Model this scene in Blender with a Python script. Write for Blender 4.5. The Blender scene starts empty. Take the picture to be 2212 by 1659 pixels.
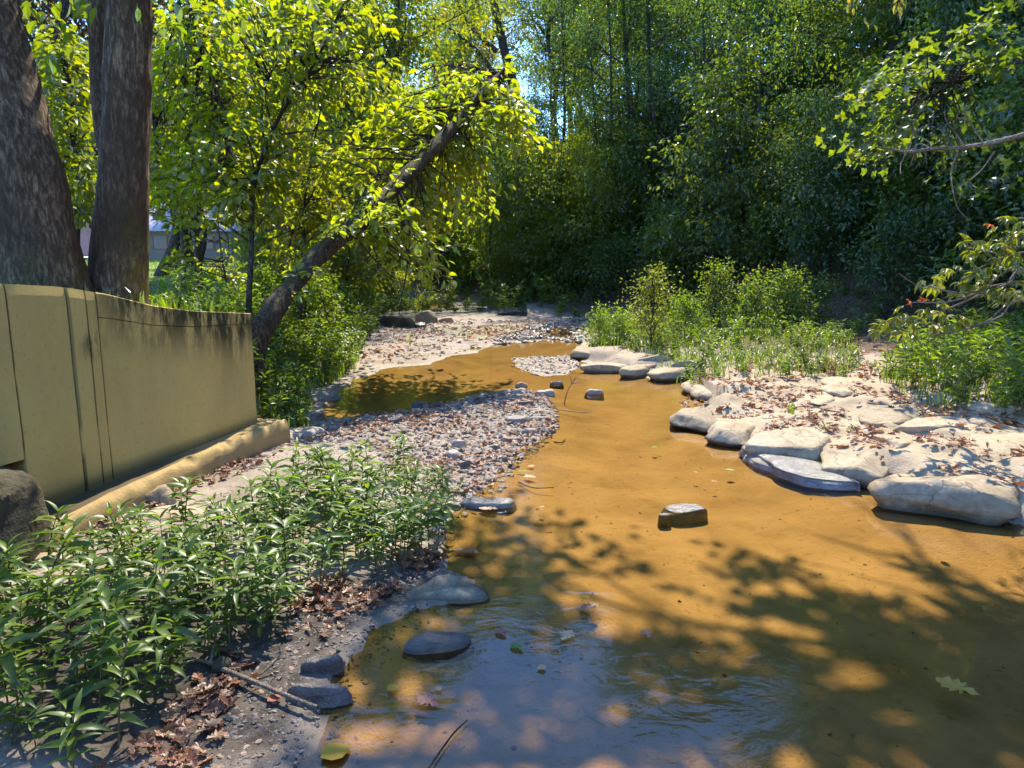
import bpy, math, random
import numpy as np
from mathutils import Vector

# ------------------------------------------------------------------ camera, sky, sun, exposure
scene = bpy.context.scene
CAM_H, PITCH, FPX = 1.6, math.radians(9.5), 1520.0      # FPX: focal length for a 2212 px wide picture
SUN_AZ, SUN_EL = math.radians(6), math.radians(52)
cam_d = bpy.data.cameras.new('camera')
cam_d.sensor_width = 36.0
cam_d.lens = 36.0 * FPX / 2212.0
cam_d.clip_start, cam_d.clip_end = 0.05, 2000
cam = bpy.data.objects.new('camera', cam_d)
scene.collection.objects.link(cam)
cam.location = (0, 0, CAM_H)
cam.rotation_euler = (math.radians(90) - PITCH, 0, 0)
scene.camera = cam

world = bpy.data.worlds.new('World')
scene.world = world
world.use_nodes = True
wn = world.node_tree
bg = wn.nodes['Background']
sky = wn.nodes.new('ShaderNodeTexSky')
sky.sky_type = 'NISHITA'
sky.sun_disc = False
sky.sun_elevation = SUN_EL
sky.sun_rotation = SUN_AZ
sky.air_density, sky.dust_density, sky.ozone_density = 1.0, 0.0, 6.0
sky.altitude = 1500
blue = wn.nodes.new('ShaderNodeMix'); blue.data_type = 'RGBA'; blue.blend_type = 'MULTIPLY'; blue.inputs[0].default_value = 1.0
blue.inputs[7].default_value = (0.80, 0.94, 1.12, 1)          # a deep clear blue, the same over the whole sky
wn.links.new(sky.outputs[0], blue.inputs[6]); wn.links.new(blue.outputs[2], bg.inputs[0])
bg.inputs[1].default_value = 0.15

sun_d = bpy.data.lights.new('sun', 'SUN')
sun_d.energy = 2.5
sun_d.angle = math.radians(0.55)
sun_d.color = (1.0, 0.92, 0.77)
sun = bpy.data.objects.new('sun', sun_d)
scene.collection.objects.link(sun)
sd_ = Vector((math.sin(SUN_AZ) * math.cos(SUN_EL), math.cos(SUN_AZ) * math.cos(SUN_EL), math.sin(SUN_EL)))
sun.rotation_euler = (-sd_).to_track_quat('-Z', 'Y').to_euler()
sun.location = (4, 30, 40)

vs = scene.view_settings
vs.view_transform, vs.look = 'Standard', 'None'
vs.gamma, vs.use_curve_mapping = 1.0, False
vs.exposure = 2.25
cy = scene.cycles
cy.max_bounces, cy.diffuse_bounces, cy.glossy_bounces = 7, 4, 3
cy.transmission_bounces, cy.transparent_max_bounces = 4, 8
cy.use_denoising = True
cy.use_adaptive_sampling = True
cy.adaptive_threshold = 0.02
cy.caustics_reflective = cy.caustics_refractive = False

# ------------------------------------------------------------------ helpers
COL = scene.collection
RNG = np.random.default_rng(7)
CP, SP = math.cos(PITCH), math.sin(PITCH)

def ray(u, v):
    a, b = (u - 1106) / FPX, -(v - 829.5) / FPX
    return np.array([a, CP + b * SP, -SP + b * CP])

def G(u, v, z=0.0):
    """where the line of sight through a picture point meets height z"""
    d = ray(u, v); t = (z - CAM_H) / d[2]
    return np.array([d[0] * t, d[1] * t, z])

def D(u, v, y):
    """the point at distance y ahead seen at a picture point"""
    d = ray(u, v); t = y / d[1]
    return np.array([d[0] * t, y, CAM_H + d[2] * t])

def unit(a):
    a = np.asarray(a, float)
    return a / np.maximum(np.linalg.norm(a, axis=-1, keepdims=True), 1e-9)

def hash3(i, j, k, s):
    n = (i * 374761393 + j * 668265263 + k * 2147483647 + s * 974634777) & 0xFFFFFFFF
    n = ((n ^ (n >> 13)) * 1274126177) & 0xFFFFFFFF
    n = n ^ (n >> 16)
    return (n & 0xFFFFFF) / float(0xFFFFFF)

def vnoise(p, s=0):
    p = np.asarray(p, float)
    i = np.floor(p).astype(np.int64); f = p - i
    f = f * f * (3 - 2 * f)
    r = 0
    for a in (0, 1):
        wa = f[..., 0] if a else 1 - f[..., 0]
        for b in (0, 1):
            wb = f[..., 1] if b else 1 - f[..., 1]
            for c in (0, 1):
                wc = f[..., 2] if c else 1 - f[..., 2]
                r = r + wa * wb * wc * hash3(i[..., 0] + a, i[..., 1] + b, i[..., 2] + c, s)
    return r * 2 - 1

def fbm(p, o=4, s=0):
    p = np.asarray(p, float)
    if p.shape[-1] == 2:
        p = np.concatenate([p, np.zeros(p.shape[:-1] + (1,))], -1)
    r, a = 0, 0.5
    for k in range(o):
        r = r + a * vnoise(p, s + k); p = p * 2.03; a *= 0.5
    return r

def sstep(a, b, x):
    t = np.clip((x - a) / (b - a), 0, 1)
    return t * t * (3 - 2 * t)

class MB:
    """collects verts and triangles/quads for one mesh"""
    def __init__(self):
        self.v, self.f3, self.f4, self.m3, self.m4, self.n = [], [], [], [], [], 0
    def add(self, v, f, m=0):
        v = np.asarray(v, float).reshape(-1, 3); f = np.asarray(f, np.int64)
        if len(f) == 0: return self
        (self.f3 if f.shape[1] == 3 else self.f4).append(f + self.n)
        (self.m3 if f.shape[1] == 3 else self.m4).append(np.full(len(f), m, np.int32))
        self.v.append(v); self.n += len(v)
        return self
    def mesh(self, name, mats, smooth=True):
        me = bpy.data.meshes.new(name)
        v = np.concatenate(self.v)
        f3 = np.concatenate(self.f3) if self.f3 else np.zeros((0, 3), np.int64)
        f4 = np.concatenate(self.f4) if self.f4 else np.zeros((0, 4), np.int64)
        me.vertices.add(len(v)); me.vertices.foreach_set('co', v.astype(np.float32).ravel())
        loops = np.concatenate([f3.ravel(), f4.ravel()]).astype(np.int32)
        me.loops.add(len(loops)); me.loops.foreach_set('vertex_index', loops)
        st = np.concatenate([np.arange(len(f3)) * 3, len(f3) * 3 + np.arange(len(f4)) * 4]).astype(np.int32)
        me.polygons.add(len(st)); me.polygons.foreach_set('loop_start', st)
        mi = np.concatenate(self.m3 + self.m4).astype(np.int32)
        me.polygons.foreach_set('material_index', mi)
        me.polygons.foreach_set('use_smooth', np.full(len(st), smooth))
        for m in (mats if isinstance(mats, (list, tuple)) else [mats]): me.materials.append(m)
        me.update(calc_edges=True)
        return me

def tag(o, label=None, cat=None, group=None, kind=None):
    if label: o['label'] = label
    if cat: o['category'] = cat
    if group: o['group'] = group
    if kind: o['kind'] = kind
    return o

def obj(name, me, parent=None, loc=None):
    o = bpy.data.objects.new(name, me); COL.objects.link(o)
    if parent is not None: o.parent = parent
    if loc is not None: o.location = loc
    return o

def thing(name, label, cat, loc=(0, 0, 0), rz=0.0, group=None):
    o = bpy.data.objects.new(name, None); COL.objects.link(o)
    o.empty_display_size = 0.1
    o.location = loc; o.rotation_euler = (0, 0, rz)
    return tag(o, label, cat, group)

def copy_tree(o, parent=None):
    c = o.copy(); COL.objects.link(c)
    if parent is not None: c.parent = parent
    for ch in list(o.children): copy_tree(ch, c)
    return c

def catmull(pts, n, closed=False):
    p = np.asarray(pts, float); m = len(p)
    if not closed:
        p = np.concatenate([[2 * p[0] - p[1]], p, [2 * p[-1] - p[-2]]]); segs = m - 1
    else:
        p = np.concatenate([[p[-1]], p, p[:2]]); segs = m
    t = np.linspace(0, segs, n, endpoint=not closed); i = np.minimum(t.astype(int), segs - 1); f = (t - i)[:, None]
    a, b, c, d = p[i], p[i + 1], p[i + 2], p[i + 3]
    return 0.5 * (2 * b + (c - a) * f + (2 * a - 5 * b + 4 * c - d) * f ** 2 + (3 * b - a - 3 * c + d) * f ** 3)

def tube(path, rad, sides=8, cap=True):
    path = np.asarray(path, float); n = len(path); rad = np.broadcast_to(np.asarray(rad, float), (n,))
    t = unit(np.gradient(path, axis=0))
    up = np.array([1.0, 0, 0]) if abs(t[0][0]) < 0.8 else np.array([0, 1.0, 0])
    x = np.zeros((n, 3)); u = up
    for i in range(n):
        u = u - t[i] * np.dot(u, t[i]); u = u / max(np.linalg.norm(u), 1e-9); x[i] = u
    y = np.cross(t, x)
    a = np.arange(sides) * 2 * math.pi / sides
    v = path[:, None] + rad[:, None, None] * (np.cos(a)[None, :, None] * x[:, None] + np.sin(a)[None, :, None] * y[:, None])
    i = np.arange(n - 1)[:, None] * sides; j = np.arange(sides)[None]; k = (j + 1) % sides
    f = np.stack([i + j, i + k, i + sides + k, i + sides + j], -1).reshape(-1, 4)
    return v.reshape(-1, 3), f

def sdist(px, py, poly):
    """signed distance to a closed polygon, positive outside"""
    poly = np.asarray(poly)[:, :2]
    d2 = np.full(px.shape, 1e18); ins = np.zeros(px.shape, bool)
    for a, b in zip(poly, np.roll(poly, -1, 0)):
        e = b - a; L = max(e @ e, 1e-12)
        t = np.clip(((px - a[0]) * e[0] + (py - a[1]) * e[1]) / L, 0, 1)
        d2 = np.minimum(d2, (px - a[0] - t * e[0]) ** 2 + (py - a[1] - t * e[1]) ** 2)
        c = ((a[1] > py) != (b[1] > py)) & (px < (b[0] - a[0]) * (py - a[1]) / (b[1] - a[1] + 1e-12) + a[0])
        ins ^= c
    return np.where(ins, -1, 1) * np.sqrt(d2)

def side(px, py, line):
    """signed distance to an open line running away from the camera, positive on its left"""
    line = np.asarray(line, float)
    d2 = np.full(px.shape, 1e18); sg = np.ones(px.shape)
    for a, b in zip(line[:-1], line[1:]):
        e = b - a; t = np.clip(((px - a[0]) * e[0] + (py - a[1]) * e[1]) / (e @ e), 0, 1)
        q = (px - a[0] - t * e[0]) ** 2 + (py - a[1] - t * e[1]) ** 2
        cr = e[0] * (py - a[1]) - e[1] * (px - a[0])
        m = q < d2 - 1e-9; d2 = np.where(m, q, d2); sg = np.where(m, np.sign(cr), sg)
    return sg * np.sqrt(d2)

# ------------------------------------------------------------------ materials
def nodes(name):
    m = bpy.data.materials.new(name); m.use_nodes = True
    t = m.node_tree; t.nodes.clear()
    out = t.nodes.new('ShaderNodeOutputMaterial')
    return m, t, out

def N_(t, typ, **kw):
    n = t.nodes.new(typ)
    for k, v in kw.items():
        if hasattr(n, k): setattr(n, k, v)
        else: n.inputs[k].default_value = v
    return n

def ramp(t, fac, stops):
    r = t.nodes.new('ShaderNodeValToRGB')
    e = r.color_ramp.elements
    while len(e) < len(stops): e.new(0.5)
    for el, (p, c) in zip(e, stops):
        el.position = p; el.color = (*c, 1) if len(c) == 3 else c
    t.links.new(fac, r.inputs[0])
    return r.outputs[0]

def mixc(t, fac, a, b, blend='MIX'):
    m = t.nodes.new('ShaderNodeMix'); m.data_type = 'RGBA'; m.blend_type = blend
    for s, x in ((0, fac), (6, a), (7, b)):
        if hasattr(x, 'is_output'): t.links.new(x, m.inputs[s])
        elif s == 0: m.inputs[0].default_value = x
        else: m.inputs[s].default_value = (*x, 1)
    return m.outputs[2]

def noise(t, scale, detail=4, rough=0.55, vec=None, dist=0.0):
    n = t.nodes.new('ShaderNodeTexNoise'); n.inputs['Scale'].default_value = scale
    n.inputs['Detail'].default_value = detail; n.inputs['Roughness'].default_value = rough
    n.inputs['Distortion'].default_value = dist
    if vec is not None: t.links.new(vec, n.inputs['Vector'])
    return n.outputs[0]

def coords(t, scale=(1, 1, 1), kind='Object'):
    c = t.nodes.new('ShaderNodeTexCoord'); m = t.nodes.new('ShaderNodeMapping')
    m.inputs['Scale'].default_value = scale
    t.links.new(c.outputs[kind], m.inputs[0])
    return m.outputs[0]

def bump(t, h, strength=0.5, dist=0.02):
    b = t.nodes.new('ShaderNodeBump'); b.inputs['Strength'].default_value = strength
    b.inputs['Distance'].default_value = dist
    t.links.new(h, b.inputs['Height'])
    return b.outputs[0]

def princ(t, out, col, rough=0.8, normal=None, spec=0.3):
    p = t.nodes.new('ShaderNodeBsdfPrincipled')
    for k, x in (('Base Color', col), ('Roughness', rough), ('Specular IOR Level', spec)):
        if hasattr(x, 'is_output'): t.links.new(x, p.inputs[k])
        elif k == 'Base Color': p.inputs[k].default_value = (*x, 1)
        else: p.inputs[k].default_value = x
    if normal is not None: t.links.new(normal, p.inputs['Normal'])
    t.links.new(p.outputs[0], out.inputs[0])
    return p

def leaf_mat(name, cols, trans=0.5, tcol=(1.9, 1.75, 0.35), gloss=0.035, rough=0.42):
    """cols: ramp of leaf colours picked leaf by leaf; tcol: how the light that comes through is coloured"""
    m, t, out = nodes(name)
    g = t.nodes.new('ShaderNodeNewGeometry'); oi = t.nodes.new('ShaderNodeObjectInfo')
    cols = list(cols) * 2 if len(cols) == 1 else cols
    n = len(cols)
    c = ramp(t, g.outputs['Random Per Island'], [(i / max(n - 1, 1), k) for i, k in enumerate(cols)])
    v = N_(t, 'ShaderNodeMapRange'); t.links.new(oi.outputs['Random'], v.inputs[0])
    v.inputs[3].default_value, v.inputs[4].default_value = 0.75, 1.25
    c = mixc(t, 1.0, c, v.outputs[0], 'MULTIPLY')
    c2 = mixc(t, 1.0, c, tcol, 'MULTIPLY')
    t.nodes[-1].clamp_result = False
    d = t.nodes.new('ShaderNodeBsdfDiffuse'); t.links.new(c, d.inputs[0])
    tr = t.nodes.new('ShaderNodeBsdfTranslucent'); t.links.new(c2, tr.inputs[0])
    mx = t.nodes.new('ShaderNodeMixShader'); mx.inputs[0].default_value = trans
    t.links.new(d.outputs[0], mx.inputs[1]); t.links.new(tr.outputs[0], mx.inputs[2])
    gl = t.nodes.new('ShaderNodeBsdfGlossy'); gl.inputs['Roughness'].default_value = rough
    gl.inputs[0].default_value = (1, 1, 1, 1)
    mg = t.nodes.new('ShaderNodeMixShader')
    lw = t.nodes.new('ShaderNodeLayerWeight'); lw.inputs[0].default_value = 0.35
    ml = N_(t, 'ShaderNodeMapRange'); t.links.new(lw.outputs[0], ml.inputs[0])
    ml.inputs[3].default_value, ml.inputs[4].default_value = gloss, gloss * 3
    t.links.new(ml.outputs[0], mg.inputs[0])
    t.links.new(mx.outputs[0], mg.inputs[1]); t.links.new(gl.outputs[0], mg.inputs[2])
    t.links.new(mg.outputs[0], out.inputs[0])
    return m

def bark_mat(name, c1, c2, sc=1.0, moss=None):
    m, t, out = nodes(name)
    v = coords(t, (16 * sc, 16 * sc, 4.5 * sc))
    n1 = noise(t, 2.4, 8, 0.72, v, 0.4)
    n2 = noise(t, 1.3 * sc, 3, 0.5, coords(t))
    c = ramp(t, n1, [(0.40, tuple(x * 0.6 for x in c1)), (0.5, c1), (0.62, c2)])
    c = mixc(t, ramp(t, n2, [(0.45, (0, 0, 0)), (0.7, (1, 1, 1))]), c, tuple(x * 0.55 for x in c1))
    if moss:
        a = t.nodes.new('ShaderNodeAttribute'); a.attribute_name = 'moss'
        n3 = noise(t, 14, 5, 0.7, coords(t))
        mm = t.nodes.new('ShaderNodeMath'); mm.operation = 'MULTIPLY'
        t.links.new(a.outputs['Fac'], mm.inputs[0]); t.links.new(ramp(t, n3, [(0.42, (0, 0, 0)), (0.6, (1, 1, 1))]), mm.inputs[1])
        c = mixc(t, mm.outputs[0], c, moss)
    princ(t, out, c, 0.9, bump(t, n1, 1.0, 0.045), 0.15)
    return m

def rock_mat(name, c1, c2, c3, rough=0.75, sc=1.0, bumpd=0.01, wet=False):
    m, t, out = nodes(name)
    v = coords(t, kind='Object')
    oi = t.nodes.new('ShaderNodeObjectInfo')
    n1 = noise(t, 3.0 * sc, 6, 0.6, coords(t, (1, 1, 3)))
    n2 = noise(t, 22 * sc, 5, 0.65, v)
    n3 = noise(t, 1.6 * sc, 3, 0.5, v)
    c = ramp(t, n1, [(0.3, c1), (0.5, c2), (0.7, c3)])
    c = mixc(t, ramp(t, n2, [(0.35, (0.55, 0.55, 0.55)), (0.65, (0, 0, 0))]), c, tuple(x * 0.6 for x in c1))
    st = ramp(t, n3, [(0.52, (0, 0, 0)), (0.68, (0.55, 0.55, 0.55))])
    c = mixc(t, st, c, (0.20, 0.17, 0.09))
    ck = None
    if name == 'sandstone':
        vo = t.nodes.new('ShaderNodeTexVoronoi'); vo.feature = 'DISTANCE_TO_EDGE'; vo.inputs['Scale'].default_value = 2.3
        gp = t.nodes.new('ShaderNodeNewGeometry'); wv = t.nodes.new('ShaderNodeVectorMath'); wv.operation = 'ADD'
        nz = t.nodes.new('ShaderNodeTexNoise'); nz.inputs['Scale'].default_value = 3.0; nz.inputs['Detail'].default_value = 5
        sc_ = t.nodes.new('ShaderNodeVectorMath'); sc_.operation = 'SCALE'; sc_.inputs['Scale'].default_value = 0.35
        t.links.new(gp.outputs['Position'], nz.inputs['Vector']); t.links.new(nz.outputs['Color'], sc_.inputs[0])
        t.links.new(gp.outputs['Position'], wv.inputs[0]); t.links.new(sc_.outputs[0], wv.inputs[1]); t.links.new(wv.outputs[0], vo.inputs['Vector'])
        ck = ramp(t, vo.outputs['Distance'], [(0.0, (0.75, 0.75, 0.75)), (0.014, (0, 0, 0))])
        c = mixc(t, ck, c, (0.10, 0.075, 0.045))
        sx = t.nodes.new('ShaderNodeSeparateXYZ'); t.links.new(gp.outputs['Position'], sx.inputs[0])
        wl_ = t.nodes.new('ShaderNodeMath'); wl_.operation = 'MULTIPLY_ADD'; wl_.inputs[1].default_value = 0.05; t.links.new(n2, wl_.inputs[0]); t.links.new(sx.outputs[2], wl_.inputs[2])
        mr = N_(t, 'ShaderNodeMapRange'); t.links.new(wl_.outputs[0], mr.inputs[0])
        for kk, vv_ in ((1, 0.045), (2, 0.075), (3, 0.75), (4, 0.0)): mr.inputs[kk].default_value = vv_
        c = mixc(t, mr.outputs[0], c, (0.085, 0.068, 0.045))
    vv = N_(t, 'ShaderNodeMapRange'); t.links.new(oi.outputs['Random'], vv.inputs[0])
    vv.inputs[3].default_value, vv.inputs[4].default_value = 0.8, 1.15
    c = mixc(t, 1.0, c, vv.outputs[0], 'MULTIPLY')
    add = t.nodes.new('ShaderNodeMath'); add.operation = 'ADD'
    t.links.new(n1, add.inputs[0]); t.links.new(n2, add.inputs[1])
    princ(t, out, c, rough, bump(t, add.outputs[0], 0.7, bumpd), 0.5 if wet else 0.2)
    return m

M = {}
M['leaf_bright'] = leaf_mat('leaf_bright', [(0.07, 0.13, 0.012), (0.10, 0.165, 0.012), (0.14, 0.19, 0.012), (0.075, 0.14, 0.015)], 0.62, (3.6, 2.6, 0.15))
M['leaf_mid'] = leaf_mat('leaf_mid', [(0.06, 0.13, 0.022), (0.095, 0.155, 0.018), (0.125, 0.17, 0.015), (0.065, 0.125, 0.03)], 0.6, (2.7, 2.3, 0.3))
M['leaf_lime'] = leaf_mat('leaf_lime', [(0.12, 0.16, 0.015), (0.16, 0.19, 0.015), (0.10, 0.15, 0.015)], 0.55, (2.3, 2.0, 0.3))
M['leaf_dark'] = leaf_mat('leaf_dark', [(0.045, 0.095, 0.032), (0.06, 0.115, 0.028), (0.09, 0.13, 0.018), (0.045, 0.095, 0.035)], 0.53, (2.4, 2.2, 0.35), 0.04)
M['leaf_yellow'] = leaf_mat('leaf_yellow', [(0.13, 0.15, 0.012), (0.20, 0.17, 0.012), (0.09, 0.13, 0.015), (0.15, 0.16, 0.015)], 0.58, (2.2, 1.9, 0.3))
M['leaf_buckeye'] = leaf_mat('leaf_buckeye', [(0.08, 0.11, 0.014), (0.12, 0.135, 0.014), (0.09, 0.12, 0.02), (0.16, 0.15, 0.015)], 0.5, (2.4, 2.1, 0.3), 0.04)
M['leaf_purple'] = leaf_mat('leaf_purple', [(0.06, 0.035, 0.03), (0.09, 0.05, 0.03), (0.05, 0.05, 0.02), (0.08, 0.07, 0.02)], 0.5, (1.6, 1.2, 0.6))
M['leaf_willow'] = leaf_mat('leaf_willow', [(0.06, 0.11, 0.018), (0.085, 0.14, 0.018), (0.10, 0.155, 0.018), (0.065, 0.12, 0.022), (0.16, 0.17, 0.02)], 0.48, (2.2, 2.1, 0.3), 0.02, 0.4)
M['leaf_herb'] = leaf_mat('leaf_herb', [(0.07, 0.14, 0.016), (0.105, 0.175, 0.016), (0.14, 0.2, 0.016), (0.08, 0.14, 0.025)], 0.52, (2.2, 2.0, 0.3), 0.03)
M['leaf_dead'] = leaf_mat('leaf_dead', [(0.20, 0.085, 0.04), (0.28, 0.12, 0.05), (0.14, 0.06, 0.035), (0.34, 0.20, 0.10), (0.24, 0.075, 0.03)], 0.25, (1.4, 1.0, 0.5), 0.015, 0.5)
M['leaf_tan'] = leaf_mat('leaf_tan', [(0.45, 0.27, 0.13)], 0.3, (1.3, 1.0, 0.5), 0.015, 0.5)
M['leaf_orange'] = leaf_mat('leaf_orange', [(0.42, 0.12, 0.025)], 0.35, (1.4, 1.0, 0.5), 0.015, 0.5)
M['leaf_red'] = leaf_mat('leaf_red', [(0.27, 0.09, 0.05)], 0.25, (1.4, 1.0, 0.5), 0.015, 0.5)
M['leaf_gold'] = leaf_mat('leaf_gold', [(0.55, 0.32, 0.03)], 0.35, (1.3, 1.1, 0.4), 0.015, 0.5)
M['leaf_green'] = leaf_mat('leaf_green', [(0.13, 0.24, 0.02)], 0.4, (1.6, 1.6, 0.4), 0.015, 0.5)
M['bark'] = bark_mat('bark', (0.14, 0.095, 0.055), (0.36, 0.26, 0.155), 1.0, (0.17, 0.15, 0.02))
M['bark_lean'] = bark_mat('bark_lean', (0.09, 0.062, 0.04), (0.25, 0.18, 0.11), 1.3, (0.11, 0.12, 0.02))
M['bark_far'] = bark_mat('bark_far', (0.08, 0.065, 0.05), (0.17, 0.135, 0.10), 1.0)
M['twig'] = bark_mat('twig', (0.09, 0.065, 0.045), (0.2, 0.15, 0.1), 3.0)
M['twig_pale'] = bark_mat('twig_pale', (0.34, 0.26, 0.18), (0.55, 0.45, 0.33), 3.0)
M['stem'] = leaf_mat('stem', [(0.10, 0.10, 0.02), (0.13, 0.08, 0.03)], 0.1, (1.4, 1.2, 0.4), 0.03)
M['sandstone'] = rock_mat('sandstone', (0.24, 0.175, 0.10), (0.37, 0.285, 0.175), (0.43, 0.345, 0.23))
M['stone_grey'] = rock_mat('stone_grey', (0.17, 0.145, 0.12), (0.29, 0.245, 0.205), (0.38, 0.33, 0.28), 0.6, 4.0, 0.015)
M['stone_pale'] = rock_mat('stone_pale', (0.30, 0.235, 0.18), (0.42, 0.34, 0.275), (0.50, 0.43, 0.36), 0.55, 4.0, 0.015)
M['stone_brown'] = rock_mat('stone_brown', (0.22, 0.14, 0.09), (0.36, 0.25, 0.17), (0.46, 0.35, 0.26), 0.6, 4.0, 0.015)
M['stone_dark'] = rock_mat('stone_dark', (0.06, 0.05, 0.042), (0.13, 0.105, 0.085), (0.19, 0.16, 0.13), 0.45, 4.0, 0.015, True)
M['stone_wet'] = rock_mat('stone_wet', (0.09, 0.08, 0.07), (0.17, 0.15, 0.13), (0.25, 0.22, 0.2), 0.22, 4.0, 0.012, True)
M['stone_moss'] = rock_mat('stone_moss', (0.035, 0.03, 0.02), (0.075, 0.06, 0.035), (0.10, 0.10, 0.04), 0.85, 1.5, 0.03)

def water_mat():
    m, t, out = nodes('water')
    tr = t.nodes.new('ShaderNodeBsdfTransparent'); tr.inputs[0].default_value = (0.89, 0.75, 0.49, 1)
    gl = t.nodes.new('ShaderNodeBsdfGlossy'); gl.inputs['Roughness'].default_value = 0.02
    v = coords(t, (1, 1, 1))
    n1 = noise(t, 5.0, 3, 0.55, coords(t, (1.0, 1.6, 1)), 0.6); n2 = noise(t, 26, 3, 0.6, v, 0.4)
    n3 = noise(t, 0.5, 2, 0.5, v)
    k = ramp(t, n3, [(0.38, (0.2, 0.2, 0.2)), (0.62, (1, 1, 1))])
    mu = t.nodes.new('ShaderNodeMath'); mu.operation = 'MULTIPLY'; t.links.new(n2, mu.inputs[0]); t.links.new(k, mu.inputs[1])
    ad = t.nodes.new('ShaderNodeMath'); ad.operation = 'MULTIPLY_ADD'; t.links.new(mu.outputs[0], ad.inputs[0]); ad.inputs[1].default_value = 0.22
    t.links.new(n1, ad.inputs[2])
    nb = bump(t, ad.outputs[0], 0.45, 0.007)
    t.links.new(nb, gl.inputs['Normal'])
    fr = t.nodes.new('ShaderNodeFresnel'); fr.inputs[0].default_value = 1.38
    t.links.new(nb, fr.inputs['Normal'])
    mx = t.nodes.new('ShaderNodeMixShader')
    t.links.new(fr.outputs[0], mx.inputs[0]); t.links.new(tr.outputs[0], mx.inputs[1]); t.links.new(gl.outputs[0], mx.inputs[2])
    t.links.new(mx.outputs[0], out.inputs[0])
    return m
M['water'] = water_mat()

def ground_mat():
    m, t, out = nodes('ground')
    v = coords(t)
    z = t.nodes.new('ShaderNodeVertexColor'); z.layer_name = 'zone'
    z2 = t.nodes.new('ShaderNodeVertexColor'); z2.layer_name = 'zone2'
    s = t.nodes.new('ShaderNodeSeparateColor'); t.links.new(z.outputs[0], s.inputs[0])
    s2 = t.nodes.new('ShaderNodeSeparateColor'); t.links.new(z2.outputs[0], s2.inputs[0])
    nA = noise(t, 2.0, 6, 0.6, v); nB = noise(t, 18, 5, 0.65, v); nC = noise(t, 70, 4, 0.6, v)
    dry = ramp(t, nA, [(0.3, (0.18, 0.14, 0.10)), (0.55, (0.29, 0.23, 0.17)), (0.75, (0.35, 0.285, 0.215))])
    dry = mixc(t, ramp(t, nB, [(0.36, (0.5, 0.5, 0.5)), (0.55, (0, 0, 0))]), dry, (0.13, 0.095, 0.065))
    bed = ramp(t, nA, [(0.3, (0.23, 0.165, 0.085)), (0.5, (0.33, 0.24, 0.13)), (0.62, (0.375, 0.275, 0.155)), (0.8, (0.285, 0.205, 0.11))])
    bed = mixc(t, ramp(t, nB, [(0.3, (0.6, 0.6, 0.6)), (0.42, (0, 0, 0))]), bed, (0.17, 0.10, 0.045))
    bed = mixc(t, ramp(t, noise(t, 1.1, 5, 0.7, v, 0.8), [(0.56, (0, 0, 0)), (0.70, (0.6, 0.6, 0.6))]), bed, (0.15, 0.11, 0.05))
    mud = ramp(t, nB, [(0.35, (0.025, 0.018, 0.012)), (0.6, (0.075, 0.058, 0.042))])
    soil = ramp(t, nB, [(0.3, (0.035, 0.025, 0.015)), (0.5, (0.10, 0.062, 0.035)), (0.7, (0.17, 0.10, 0.06))])
    lawn = ramp(t, nA, [(0.3, (0.085, 0.15, 0.02)), (0.7, (0.15, 0.21, 0.025))])
    c = mixc(t, s.outputs[0], dry, bed)          # R: under water
    c = mixc(t, s.outputs[1], c, soil)           # G: soil under plants
    c = mixc(t, s.outputs[2], c, lawn)           # B: lawn
    c = mixc(t, s2.outputs[0], c, mud)           # mud by the near shore
    rck = ramp(t, noise(t, 3.2, 6, 0.62, coords(t, (1, 1, 3))), [(0.3, (0.22, 0.16, 0.095)), (0.5, (0.33, 0.25, 0.155)), (0.7, (0.39, 0.31, 0.205))])
    c = mixc(t, s2.outputs[2], c, rck)           # bedrock of the shelf
    c = mixc(t, s2.outputs[1], c, (0.13, 0.10, 0.075))   # wet rim
    rr = t.nodes.new('ShaderNodeMapRange'); t.links.new(s2.outputs[1], rr.inputs[0])
    rr.inputs[3].default_value, rr.inputs[4].default_value = 0.85, 0.3
    ad = t.nodes.new('ShaderNodeMath'); ad.operation = 'ADD'; t.links.new(nB, ad.inputs[0]); t.links.new(nC, ad.inputs[1])
    princ(t, out, c, rr.outputs[0], bump(t, ad.outputs[0], 0.6, 0.015), 0.25)
    return m
M['ground'] = ground_mat()

def concrete_mat(name, base, stain=True):
    m, t, out = nodes(name)
    v = coords(t)
    n1 = noise(t, 1.4, 5, 0.6, coords(t, (1, 1, 0.35))); n2 = noise(t, 30, 5, 0.7, v); n3 = noise(t, 5, 7, 0.75, coords(t, (1.6, 1.6, 0.4)))
    c = ramp(t, n1, [(0.3, tuple(x * 0.78 for x in base)), (0.7, tuple(x * 1.12 for x in base))])
    c = mixc(t, ramp(t, n2, [(0.3, (0.5, 0.5, 0.5)), (0.45, (0, 0, 0))]), c, tuple(x * 0.6 for x in base))
    if stain:
        a = t.nodes.new('ShaderNodeVertexColor'); a.layer_name = 'stain'
        s = t.nodes.new('ShaderNodeSeparateColor'); t.links.new(a.outputs[0], s.inputs[0])
        mu = t.nodes.new('ShaderNodeMath'); mu.operation = 'MULTIPLY'
        t.links.new(s.outputs[0], mu.inputs[0]); t.links.new(ramp(t, n3, [(0.40, (0, 0, 0)), (0.52, (1, 1, 1))]), mu.inputs[1])
        c = mixc(t, mu.outputs[0], c, (0.065, 0.06, 0.025))
        c = mixc(t, s.outputs[1], c, (0.05, 0.04, 0.025))
    princ(t, out, c, 0.9, bump(t, noise(t, 55, 6, 0.75, v), 0.6, 0.012), 0.15)
    return m
M['concrete'] = concrete_mat('concrete', (0.68, 0.475, 0.145))  # golden base also carries the warm light bounced onto the wall
M['footing'] = concrete_mat('footing', (0.46, 0.31, 0.12))

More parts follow.
